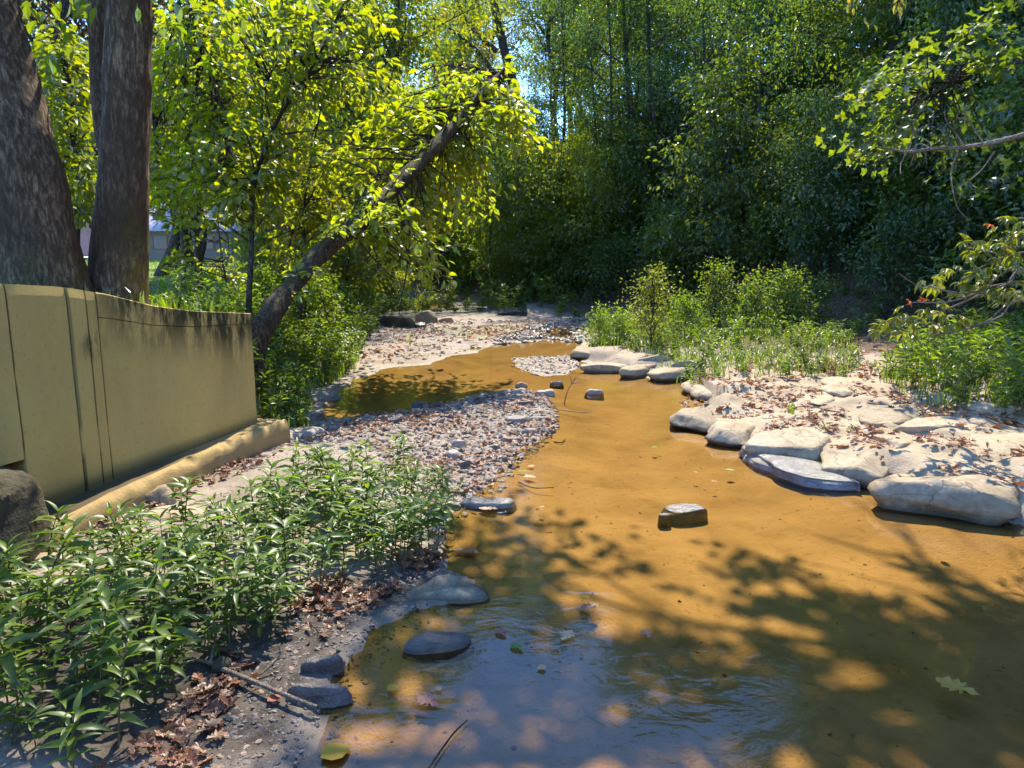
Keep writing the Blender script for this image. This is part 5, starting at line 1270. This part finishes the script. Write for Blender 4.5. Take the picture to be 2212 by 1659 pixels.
# ------------------------------------------------------------------ leaf litter
def litter(name, label, poly, n, ll, seed, mat='leaf_dead', zoff=0.010, tm=L_OAK, surf=None, thr=-0.04):
    rng = np.random.default_rng(seed); poly = np.asarray(poly)[:, :2]; lo, hi = poly.min(0), poly.max(0)
    pts = rng.uniform(lo, hi, (n * 6, 2)); cl = fbm(pts * 2.6, 3, seed) + rng.normal(size=len(pts)) * 0.12
    pts = pts[(sdist(pts[:, 0], pts[:, 1], poly) < 0) & (cl > thr)][:n]
    z = hz(pts[:, 0], pts[:, 1]); z = np.maximum(z, 0.0) if surf is None else z
    m = len(pts); P = np.column_stack([pts, z + zoff + rng.uniform(0, 0.015, m)])
    T = np.column_stack([rng.normal(size=(m, 2)), rng.normal(size=m) * 0.25]); Nn = np.array([0, 0, 1.0]) + rng.normal(size=(m, 3)) * 0.35
    mb = MB(); leaves(mb, tm, P, T, Nn, ll * rng.uniform(0.4, 1.15, m), rng.uniform(0.6, 1.1, m))
    return tag(obj(name, mb.mesh(name, M[mat], False)), label, 'leaves', kind='stuff')
litter('leaf_litter', 'red brown fallen leaves caught among the pale shelf rocks', SHELF, 2300, 0.085, 401, zoff=0.014, thr=0.05)
litter('leaf_litter', 'red brown fallen leaves along the plant edge of the right bank', GP((1560, 800), (1680, 780), (1850, 790), (2050, 835), (2300, 890), (2300, 850), (2000, 800), (1700, 760), z=0.3), 1500, 0.09, 402)
litter('leaf_litter', 'brown fallen leaves over the gravel bar', BAR, 1100, 0.065, 403, zoff=0.02)
litter('leaf_litter', 'brown fallen leaves on the near left shore', GP((200, 1680), (350, 1560), (480, 1420), (700, 1250), (900, 1180), (960, 1200), (850, 1280), (620, 1400), (480, 1560), (420, 1680), z=0.03), 650, 0.07, 404)
litter('leaf_litter', 'brown fallen leaves on the sand by the wall footing', GP((110, 1160), (300, 1080), (590, 950), (640, 950), (560, 1010), (400, 1080), (200, 1170), z=0.08), 260, 0.07, 405)
litter('leaf_litter', 'brown fallen leaves on the upstream sand flat', GP((640, 880), (700, 830), (780, 790), (900, 775), (1240, 700), (1200, 690), (850, 700), (800, 760), z=0.03), 1500, 0.095, 406)
litter('leaf_litter', 'brown leaf litter on the left bank floor', [(-2.6, 6.5), (-3.2, 10), (-4, 16), (-9, 22), (-12, 14), (-8, 6), (-4, 6)], 1600, 0.10, 407)
litter('leaf_litter', 'brown leaf litter on the shaded right bank', [(4.6, 9.4), (6.4, 7), (10, 6), (10, 13), (7.5, 17), (5, 15)], 1500, 0.10, 408)

# ------------------------------------------------------------------ fallen leaves one can tell apart
LT = {'star': L_OAK, 'oval': L_OVA, 'lance': L_LAN}
def fallen(label, uv, mat, tm='star', size=None, z=0.008, rz=0.0, name='fallen_leaf', curl=1.0):
    (u0, v0), (u1, v1) = uv
    c = G((u0 + u1) / 2, (v0 + v1) / 2, z); wpx = abs(u1 - u0)
    d = math.hypot(c[0], c[1], c[2] - CAM_H); L = size or wpx / FPX * d * 1.05
    tv, tf = LT[tm]; v = tv.copy(); v[:, 1] -= 0.45; v[:, 2] *= curl * 0.4
    v[:, 0] *= 0.42 if tm == 'lance' else 0.95; v[:, 2] -= v[:, 2].min()
    v = v * L
    mb = MB().add(v, tf)
    o = obj(name, mb.mesh(name, M[mat], True), None, (c[0], c[1], z)); o.rotation_euler = (0, 0, rz)
    return tag(o, label, 'leaf')
fallen('orange curled oak leaf floating beside the green plants', G_((655, 365), (750, 435)), 'leaf_orange', rz=1.2, curl=1.8)
fallen('tan leaf half touching the orange curled leaf', G_((605, 365), (655, 410)), 'leaf_tan', rz=-1.2)
fallen('broad tan leaf floating by the grey wet slab', G_((750, 150), (850, 185)), 'leaf_tan', rz=1.5, curl=1.4)
fallen('red brown leaf floating on the blue reflection', G_((820, 810), (910, 865)), 'leaf_red', rz=0.6)
fallen('pale brown lobed leaf floating in the dark middle water', G_((1160, 820), (1270, 890)), 'leaf_tan', rz=-0.5)
fallen('pale oval leaf at the edge of the debris in dark water', G_((1290, 630), (1345, 665)), 'leaf_gold', 'oval', rz=0.8)
fallen('grey brown leaf mass in the dark water below the shadow edge', G_((1290, 660), (1400, 730)), 'leaf_dead', rz=2.2, curl=0.8)
fallen('yellow oval leaf floating on the near blue reflection', G_((245, 1115), (310, 1160)), 'leaf_gold', 'oval', rz=-0.9)
fallen('small tan oval leaf right of the yellow oval one', G_((505, 1115), (545, 1165)), 'leaf_tan', 'oval', rz=0.4)
fallen('brown lobed oak leaf near the small tan oval leaf', G_((410, 1160), (535, 1260)), 'leaf_red', rz=1.0)
fallen('pale round leaf in the dark reflection right of the oak leaf', G_((1060, 1005), (1110, 1045)), 'leaf_tan', 'oval', rz=2.0)
fallen('yellow green leaf beside the red brown floating leaf', G_((910, 890), (995, 940)), 'leaf_green', rz=0.9)
fallen('dark tan leaf pile drifting in the shadow, right of the middle', G_((1610, 810), (1690, 880)), 'leaf_dead', rz=0.3, curl=0.8)
fallen('orange sliver of leaf in the dark water', G_((1280, 940), (1315, 975)), 'leaf_orange', 'lance', rz=0.3)
fallen('orange curled leaf standing on the sunlit shallows', D_((1480, 1050), (1605, 1115)), 'leaf_orange', rz=1.4, curl=2.2)
fallen('small red leaf below the standing orange leaf', D_((1400, 1160), (1490, 1195)), 'leaf_red', 'lance', rz=1.3)
fallen('yellow green sliver leaf near the bar tip', D_((1410, 1015), (1510, 1040)), 'leaf_green', 'lance', rz=1.5)
fallen('orange red leaf at the right end of the grey wet slab', D_((1330, 1240), (1400, 1275)), 'leaf_orange', rz=1.8)
fallen('white speck of pale leaf beside the bar tip', D_((1520, 960), (1590, 985)), 'leaf_tan', 'oval', rz=1.5)
fallen('small tan leaf at the edge of the water shadow', D_((1635, 1365), (1690, 1390)), 'leaf_tan', 'oval', rz=1.2)
fallen('tiny red leaf floating in midstream, left of two', A_((488, 1212), (535, 1242)), 'leaf_red', rz=0.2)
fallen('tiny orange leaf floating in midstream, right of two', A_((680, 1315), (745, 1340)), 'leaf_orange', rz=1.2)
fallen('bright green leaf floating in midstream above the others', A_((35, 945), (100, 975)), 'leaf_green', 'oval', rz=1.4)
fallen('green sprig of leaf floating off the hollowed boulder', A_((840, 1185), (930, 1225)), 'leaf_green', 'star', rz=1.0)
fallen('yellow leaf floating in the bottom right corner', [(2040, 1472), (2105, 1500)], 'leaf_gold', rz=0.8)
fallen('long yellow leaf on the near bottom edge of the water', F_((1890, 1370), (2050, 1470)), 'leaf_gold', 'oval', rz=-0.9)
fallen('curled brown star leaf lying on the pale shelf', A_((1215, 490), (1380, 610)), 'leaf_red', rz=0.3, z=0.2, curl=1.8)
fallen('brown curled leaf on the largest boulder', B_((1130, 1150), (1225, 1215)), 'leaf_red', 'star', rz=0.3, z=0.30, curl=1.8)
fallen('tan leaf under the largest boulder at the water edge', B_((985, 1380), (1150, 1450)), 'leaf_tan', 'oval', rz=1.3)
fallen('yellow leaf curled by the little pool of the shelf', B_((1610, 690), (1690, 800)), 'leaf_gold', 'star', rz=0.4, z=0.2, curl=1.5)
fallen('pale tan maple leaf among the litter at the near left shore', F_((960, 1165), (1070, 1230)), 'leaf_tan', rz=0.5, z=0.05)
fallen('yellow tan maple leaf at the edge of the near litter', F_((1170, 1220), (1290, 1300)), 'leaf_tan', rz=-0.6, z=0.04)
fallen('pink brown leaf lying on the mud by the fallen stick', F_((1575, 1075), (1650, 1125)), 'leaf_red', 'oval', rz=-0.8, z=0.03)

# sticks
def gstick(name, label, uv, r0, r1, z=0.02, mat='twig_pale', zs=None):
    P = [G(u, v, (zs[i] if zs else z)) for i, (u, v) in enumerate(uv)]
    q = catmull(P, 7 * len(P)); rr = np.linspace(r0, r1, len(q)) * (1 + 0.15 * fbm(np.column_stack([np.arange(len(q)) * 0.4, np.zeros(len(q))]), 2, 3))
    return tag(obj(name, MB().add(*tube(q, rr, 8)).mesh(name, M[mat])), label, 'stick')
st = thing('fallen_stick', 'pale forked stick lying on the near muddy shore', 'stick')
P = [G(u, v, 0.05) for u, v in F_((1080, 850), (1160, 870), (1240, 890), (1300, 920), (1500, 1000), (1700, 1085), (1870, 1150))]
q = catmull(P, 44); obj('main_stem', MB().add(*tube(q, np.interp(np.linspace(0, 1, 44), [0, 0.3, 0.4, 1], [0.006, 0.008, 0.011, 0.007]), 8)).mesh('main_stem', M['twig_pale']), st)
b0 = G(*F_((1240, 885))[0], 0.05)
P = [b0] + [D(u, v, b0[1] + dy) for (u, v), dy in zip(F_((1270, 720), (1230, 580), (1180, 480)), (0.12, 0.2, 0.3))]
q = catmull(P, 20); obj('side_branch', MB().add(*tube(q, np.linspace(0.007, 0.004, 20), 7)).mesh('side_branch', M['twig_pale']), st)
me, c = rock_mesh([b0[:2] + np.array([0.05, -0.02]) + 0.04 * np.array([math.cos(a), math.sin(a)]) for a in np.linspace(0, 5.5, 7)], 0.05, M['stone_moss'], 90, seg=20, zb=0.03, rough=0.01, dome=2)
tag(obj('moss_clump', me, st, c), label='brown moss clump on the fork of the stick')
gstick('twig', 'thin curved twig on the mud above the fallen stick', F_((1530, 960), (1600, 900), (1650, 840), (1640, 790)), 0.004, 0.002, zs=[0.03, 0.05, 0.08, 0.12])
gstick('twig', 'fine bent twig on the shore above the grey slab', F_((1760, 600), (1850, 600), (1900, 560), (1915, 490)), 0.003, 0.0015, zs=[0.05, 0.06, 0.1, 0.16])
gstick('twig', 'short straight twig in the near leaf litter', F_((1050, 1445), (1120, 1310)), 0.006, 0.004, z=0.04)
gstick('twig', 'dark thin stick resting in the near blue water', [(905, 1690), (975, 1590), (1010, 1555)], 0.004, 0.002, 0.012, 'twig')
gstick('twig', 'thin dark twig in the shallows below the gravel bar', D_((1425, 1130), (1500, 1165), (1600, 1190), (1780, 1185)), 0.005, 0.003, 0.0, 'twig')
gstick('twig', 'dark bent stick sunk in midstream beside the bar', D_((1780, 730), (1850, 738), (1890, 708)), 0.006, 0.005, -0.01, 'twig')
gstick('twig', 'long thin driftwood stick at the upper bar edge', D_((1530, 300), (1700, 355), (1800, 400), (2030, 435), (2160, 430)), 0.008, 0.004, 0.03)
gstick('twig', 'bare thin branch arching over the pale shelf', A_((1560, 540), (1650, 520), (1800, 530), (1950, 560), (2070, 580)), 0.005, 0.003, 0.27, 'twig')
gstick('twig', 'pale stick leaning at the back of the shelf', B_((1080, 440), (1150, 380), (1210, 320), (1225, 260)), 0.008, 0.005, zs=[0.25, 0.3, 0.36, 0.42])
tw = thing('upright_twig', 'bare forked twig standing up from the water at the bar edge', 'twig')
b0 = G(*D_((1880, 370))[0], -0.03); y = b0[1]
for k, pts in enumerate((((1880, 370), (1900, 270), (1930, 190), (1955, 150), (1945, 90), (1925, 70)), ((1955, 155), (2010, 140), (2060, 140)), ((1955, 150), (1990, 100), (2030, 75)))):
    q = catmull([D(u, v, y) for u, v in D_(*pts)], 18); obj('stem' if k == 0 else 'side_twig', MB().add(*tube(q, np.linspace(0.006, 0.0025, 18), 6)).mesh('stem', M['twig_pale']), tw)

# ------------------------------------------------------------------ water-willow in the left foreground
def willow(seed, H, nl, ll):
    """stem path and leaf placements of one plant"""
    rng = np.random.default_rng(seed)
    ln = rng.normal(size=2) * 0.16
    q = catmull([np.zeros(3), (ln[0] * H * 0.3, ln[1] * H * 0.3, H * 0.4), (ln[0] * H * 0.8, ln[1] * H * 0.8, H * 0.75), (ln[0] * H * 1.3, ln[1] * H * 1.3, H)], 14)
    P, T, Nn, L = [], [], [], []
    a = rng.uniform(0, 6.28)
    for k in range(nl // 2):
        s = 0.22 + 0.78 * (k + 0.4) / (nl / 2); p = np.array([np.interp(s, np.linspace(0, 1, 14), q[:, z]) for z in range(3)])
        a += 1.57 + rng.normal() * 0.25
        el = np.interp(s, [0.2, 0.8, 1.0], [0.05, 0.35, 0.95]) + rng.normal() * 0.18
        for w in (0, math.pi):
            t = np.array([math.cos(a + w) * math.cos(el), math.sin(a + w) * math.cos(el), math.sin(el)])
            n = np.array([-math.cos(a + w) * math.sin(el), -math.sin(a + w) * math.sin(el), math.cos(el)]) + rng.normal(size=3) * 0.22
            P.append(p); T.append(t); Nn.append(n); L.append(ll * np.interp(s, [0.2, 0.6, 0.9, 1], [0.75, 1.05, 0.9, 0.55]) * rng.uniform(0.8, 1.15))
    return q, np.array(P), np.array(T), np.array(Nn), np.array(L)

# a long leaf with a bend, 12 triangles
L_WIL = tmpl([(0, 0, 0), (-.40, .18, .035), (-.5, .40, .05), (-.33, .68, .02), (0, 1, -.13), (.33, .68, .02), (.5, .40, .05), (.40, .18, .035), (0, .2, .0), (0, .45, .005), (0, .72, -.035)],
             [(0, 8, 1), (1, 8, 9), (1, 9, 2), (2, 9, 10), (2, 10, 3), (3, 10, 4), (0, 7, 8), (7, 9, 8), (7, 6, 9), (6, 10, 9), (6, 5, 10), (5, 4, 10)])
wp = [willow(500 + k, [0.24, 0.29, 0.20, 0.33, 0.26, 0.16][k], [14, 16, 12, 18, 16, 10][k], [0.10, 0.115, 0.09, 0.12, 0.105, 0.08][k]) for k in range(6)]
lm_ = []
for k in range(3):
    v, f = L_WIL; v = v.copy(); v[:, 0] *= 0.25; v[:, 2] -= (0.06 + 0.10 * k) * v[:, 1] ** 2
    lm_.append(MB().add(v, f).mesh('leaf', M['leaf_willow'], True))
stm = [MB().add(*tube(w[0], np.linspace(0.0035, 0.0015, 14), 5)).mesh('stem', M['stem']) for w in wp]
fol = []
for w in wp:
    mb = MB(); v, f = L_WIL; tv = v.copy(); tv[:, 2] -= 0.12 * tv[:, 1] ** 2
    leaves(mb, (tv, f), w[1], w[2], w[3], w[4], 0.25); fol.append(mb.mesh('foliage', M['leaf_willow'], True))
from mathutils import Matrix
def frame(p, t, n, L):
    t = unit(t); x = unit(np.cross(t, n)); n = np.cross(x, t)
    m = Matrix(((x[0] * L, t[0] * L, n[0] * L, p[0]), (x[1] * L, t[1] * L, n[1] * L, p[1]), (x[2] * L, t[2] * L, n[2] * L, p[2]), (0, 0, 0, 1)))
    return m
CLUMP = GP((-80, 1700), (-60, 1390), (40, 1300), (150, 1240), (300, 1200), (450, 1150), (570, 1105), (660, 1055), (760, 1025), (880, 1020), (960, 1080), (965, 1170), (900, 1215), (800, 1240), (700, 1295), (610, 1355), (480, 1425), (390, 1520), (280, 1620), (200, 1720), z=0.04)
rng = np.random.default_rng(520)
pts = sorted(scatter(CLUMP, 290, 0.045, rng, 60), key=lambda p: p[1])
LW = 'leafy green water-willow plant in the near left clump'
for n, p in enumerate(pts):
    k = int(rng.integers(6)); w = wp[k]
    zone = 'in the bottom left corner, lowest of the clump' if p[1] < 2.7 and p[0] < -1.1 else 'on the muddy shore side of the clump' if p[1] < 3.6 and p[0] > -1.3 else 'at the right end of the clump by the water' if p[0] > -0.8 else 'at the back of the clump toward the wall'
    o = thing('water_willow', 'leafy green water-willow plant ' + zone, 'plant', (p[0], p[1], float(hz(*p)) - 0.005), float(rng.uniform(0, 6.28)), 'water-willow plants of the left clump')
    sc = float(rng.uniform(0.65, 1.25)); o.scale = (sc, sc, sc)
    obj('stem', stm[k], o)
    if n < 95:
        for i in range(len(w[1])):
            lo_ = obj('leaf', lm_[i % 3], o); lo_.matrix_basis = frame(w[1][i], w[2][i], w[3][i], w[4][i])
    else:
        tag(obj('foliage', fol[k], o), kind='stuff')
# seedlings by the bar and on the shelf, thin plants by the footing
for lab, (u, v), z in (('single water-willow shoot at the right edge of the clump', (985, 1075), 0.02), ('lone seedling cluster growing on the pale shelf, left', A_((1850, 850))[0], 0.16), ('lone seedling cluster growing on the pale shelf, right', B_((310, 680))[0], 0.16)):
    c = G(u, v, z); o = thing('seedling', lab, 'plant', c, 1.0); o.scale = (0.7,) * 3
    obj('stem', stm[5], o); tag(obj('foliage', fol[5], o), kind='stuff')

# ------------------------------------------------------------------ herbs, grass tufts
def herb(seed, H, stems, per, ll, lw):
    rng = np.random.default_rng(seed); mb = MB()
    for s in range(stems):
        d = rng.normal(size=2) * 0.35; b = rng.normal(size=2) * 0.05
        h = H * rng.uniform(0.6, 1.1)
        q = catmull([(b[0], b[1], 0), (b[0] + d[0] * h * 0.35, b[1] + d[1] * h * 0.35, h * 0.5), (b[0] + d[0] * h, b[1] + d[1] * h, h)], 8)
        mb.add(*tube(q, np.linspace(0.004, 0.0015, 8), 3), 0)
        j = rng.uniform(0.15, 1, per); base = np.stack([np.interp(j, np.linspace(0, 1, 8), q[:, z]) for z in range(3)], 1)
        a = rng.uniform(0, 6.28, per); T = np.stack([np.cos(a), np.sin(a), rng.uniform(-0.2, 0.9, per)], 1)
        leaves(mb, L_LAN, base, T, np.array([0, 0, 1.0]) + rng.normal(size=(per, 3)) * 0.4, ll * rng.uniform(0.6, 1.2, per), lw, 1)
    return mb
HSRC = [herb(600 + k, H, st_, per, ll, lw) for k, (H, st_, per, ll, lw) in enumerate(((0.45, 5, 13, 0.12, 0.3), (0.6, 5, 15, 0.125, 0.27), (0.3, 5, 10, 0.09, 0.55), (0.5, 5, 13, 0.085, 0.65)))]
HERB = [[h.mesh('herb', [M['stem'], M[lm]], False) for lm in ('leaf_herb', 'leaf_mid')] for h in HSRC]
def herbs(poly, n, mind, label, group, seed, lm=(0, 0, 1), sc=(0.7, 1.2), dz=-0.01, kinds=(0, 1, 2, 3), single=0, mass=None):
    """the plants nearest the camera are single things, the rest one mass"""
    rng = np.random.default_rng(seed); mb = MB(); nm = 0
    pts = np.array(sorted(scatter(poly, n, mind, rng), key=lambda p: p[0] ** 2 + p[1] ** 2)); zs = hz(pts[:, 0], pts[:, 1])
    for i, p in enumerate(pts):
        k = kinds[int(rng.integers(len(kinds)))]; l = lm[int(rng.integers(len(lm)))]; s = float(rng.uniform(*sc)); a = float(rng.uniform(0, 6.28))
        if i < single:
            o = obj('herb_plant', HERB[k][l], None, (p[0], p[1], zs[i] + dz))
            o.scale = (s, s, s); o.rotation_euler = (0, 0, a); tag(o, label, 'plant', group)
        else:
            h = HSRC[k]; c, sn = math.cos(a) * s, math.sin(a) * s; rot = np.array([[c, -sn, 0], [sn, c, 0], [0, 0, s]])
            base = mb.n
            mb.v += [v @ rot.T + np.array([p[0], p[1], zs[i] + dz]) for v in h.v]
            mb.f3 += [f + base for f in h.f3]; mb.f4 += [f + base for f in h.f4]; mb.m3 += [m * (l + 1) for m in h.m3]; mb.m4 += h.m4; mb.n += h.n
    if mb.n: tag(obj('weeds', mb.mesh('weeds', [M['stem'], M['leaf_herb'], M['leaf_mid']], False)), mass or ('mass of ' + group), 'plants', kind='stuff')
herbs(np.array([(-2.15, 6.15), (-1.95, 6.7), (-2.3, 7.6), (-2.55, 8.6), (-2.45, 10.7), (-3.2, 15.5), (-4.2, 15.5), (-4.2, 11), (-4.0, 8), (-3.2, 6.6), (-2.5, 6.3)]), 250, 0.16, 'bright green weed on the sunny left bank slope', 'weeds on the left bank slope', 620, (0, 0, 0), (0.6, 1.1), single=100)
herbs(np.array([(-2.4, 6.6), (-2.9, 5.6), (-6, 6), (-8, 11), (-5, 14), (-4.0, 9)]), 130, 0.25, 'green weed on the bank top behind the wall', 'weeds behind the wall', 621, (0, 1), (0.25, 0.5))
RG1 = GP((1500, 800), (1570, 800), (1700, 800), (1830, 800), (1860, 780), (1850, 730), (1700, 690), (1450, 690), (1300, 700), (1270, 730), (1360, 745), (1440, 770), z=0.3)
herbs(RG1, 190, 0.2, 'leafy weed on the right bank behind the rocks', 'weeds behind the right rocks', 622, (0, 0, 1), (0.4, 0.9), single=90)
RG2 = GP((1900, 800), (2000, 845), (2100, 860), (2230, 890), (2450, 900), (2450, 740), (2212, 730), (2000, 750), z=0.35)
herbs(RG2, 170, 0.15, 'long leaved weed at the right end of the rock shelf', 'weeds at the right end of the shelf', 623, (0, 0), (0.6, 1.1), kinds=(0, 1), single=100)
herbs(GP((1260, 700), (1480, 660), (1900, 690), (1900, 720), (1500, 690), z=0.4), 60, 0.35, 'shaded weed at the foot of the right slope', 'weeds at the slope foot', 624, (1, 1), (0.8, 1.5))
herbs(GP((820, 690), (850, 650), (1000, 640), (1250, 650), (1250, 680), (1120, 672), (980, 668), (900, 678), z=0.15), 90, 0.5, 'sunlit weed on the upstream stream edge', 'weeds upstream', 625, (0, 0), (0.9, 1.8))
herbs([(-3.0, 15), (-3.7, 20), (-4.6, 27), (-6, 27), (-5.2, 19), (-4.4, 15)], 110, 0.3, 'tall weed on the shaded upstream left bank', 'weeds on the upstream left bank', 626, (0, 1), (0.9, 1.6))

def tuft(name, label, poly, n, h, seed, mat='leaf_herb', w=0.012, cat='grass'):
    rng = np.random.default_rng(seed); poly = np.asarray(poly)[:, :2]; lo, hi = poly.min(0), poly.max(0)
    p = rng.uniform(lo, hi, (n * 5, 2)); p = p[sdist(p[:, 0], p[:, 1], poly) < 0][:n]; m = len(p)
    P = np.column_stack([p, hz(p[:, 0], p[:, 1])]); hh = h * rng.uniform(0.5, 1.2, m)
    d = rng.normal(size=(m, 2)); d = d / np.linalg.norm(d, axis=1, keepdims=True); b = np.column_stack([-d[:, 1], d[:, 0], np.zeros(m)]) * w
    k = rng.uniform(0.1, 0.7, m)
    mid = P + np.column_stack([d * (hh * k * 0.35)[:, None], hh * 0.65]); tip = P + np.column_stack([d * (hh * k)[:, None], hh * (1 - 0.35 * k)])
    V = np.stack([P - b, P + b, mid + b * 0.7, mid - b * 0.7, tip], 1).reshape(-1, 3); i = np.arange(m)[:, None] * 5
    mb = MB(); mb.add(V, np.concatenate([i + np.array([[0, 1, 2]]), i + np.array([[0, 2, 3]]), i + np.array([[3, 2, 4]])]))
    return tag(obj(name, mb.mesh(name, M[mat], False)), label, cat, kind='stuff')
tuft('grass', 'fine grass among the weeds of the sunny left bank', [(-2.1, 6.2), (-1.95, 6.7), (-2.5, 8.6), (-2.4, 10.7), (-3.2, 15.5), (-5, 15.5), (-4.6, 10), (-3.4, 6.6)], 7000, 0.22, 630, w=0.006)
tuft('grass', 'green ground cover behind the wall on the bank top', [(-2.3, 6.0), (-3.0, 4.0), (-7, 4), (-12, 12), (-9, 20), (-5, 20), (-4, 9)], 7000, 0.16, 631, w=0.009)
tuft('grass', 'mown lawn grass in front of the house', [(-8, 20), (-14, 44), (-22, 54), (-50, 54), (-60, 36), (-14, 19)], 14000, 0.12, 632, w=0.025)
tuft('grass', 'grass among the weeds on the right bank', RG1, 3500, 0.25, 633, w=0.006)
tuft('grass', 'grass among the weeds at the right end of the shelf', RG2, 3000, 0.22, 634, w=0.006)
for lab, uv, h, n in (('arching grass tuft beside the wedge shaped slab', A_((690, 150), (750, 140), (770, 190), (720, 210)), 0.28, 45), ('small green grass tuft on the pale shelf', A_((1510, 620), (1570, 620), (1570, 670), (1520, 670)), 0.08, 60), ('tiny grass tuft on the upstream sand flat', E_((880, 545), (890, 545), (890, 560), (880, 560)), 0.3, 14)):
    pl_ = GP(*uv, z=0.15); o = tuft('grass_tuft', lab, pl_, n, h, hash(lab) % 1000 if False else int(h * 1000), w=0.004); del o['kind']; o.location.z += 0.04

# shrubs standing on the right bank
YS = Kind('shrub', 'shrub', grow(700, 1.35, 0.02, 0.06, 0.62, 1500, 0.065, 26, (0, 0), 0.10, sub=4, up=(35, 75), flat=0.9), 'twig', ('leaf_lime', 'leaf_herb', 'leaf_mid'))
c = G(1408, 742, 0.25); YS.put(c[0], c[1], 'upright yellow green shrub above the grey slab rocks', None, 0.5, 0.95, 0)
c = G(1545, 700, 0.4); YS.put(c[0], c[1], 'tall green leafy shrub right of the yellow shrub', None, 2.5, 0.95, 2)
for k, (u, v, s) in enumerate(((1620, 710, 0.62), (1690, 705, 0.68), (1760, 700, 0.6), (1300, 718, 0.42), (1340, 722, 0.4), (1480, 715, 0.5))):
    c = G(u, v, 0.35); BUSH[k % 3].put(c[0], c[1], ('broad low green shrub on the right bank behind the rocks', 'small green shrub at the water edge left of the yellow shrub')[int(u < 1400)], ('low shrubs on the right bank', 'small shrubs by the yellow shrub')[int(u < 1400)], k * 1.1, s, 0 if u > 1600 else 2)
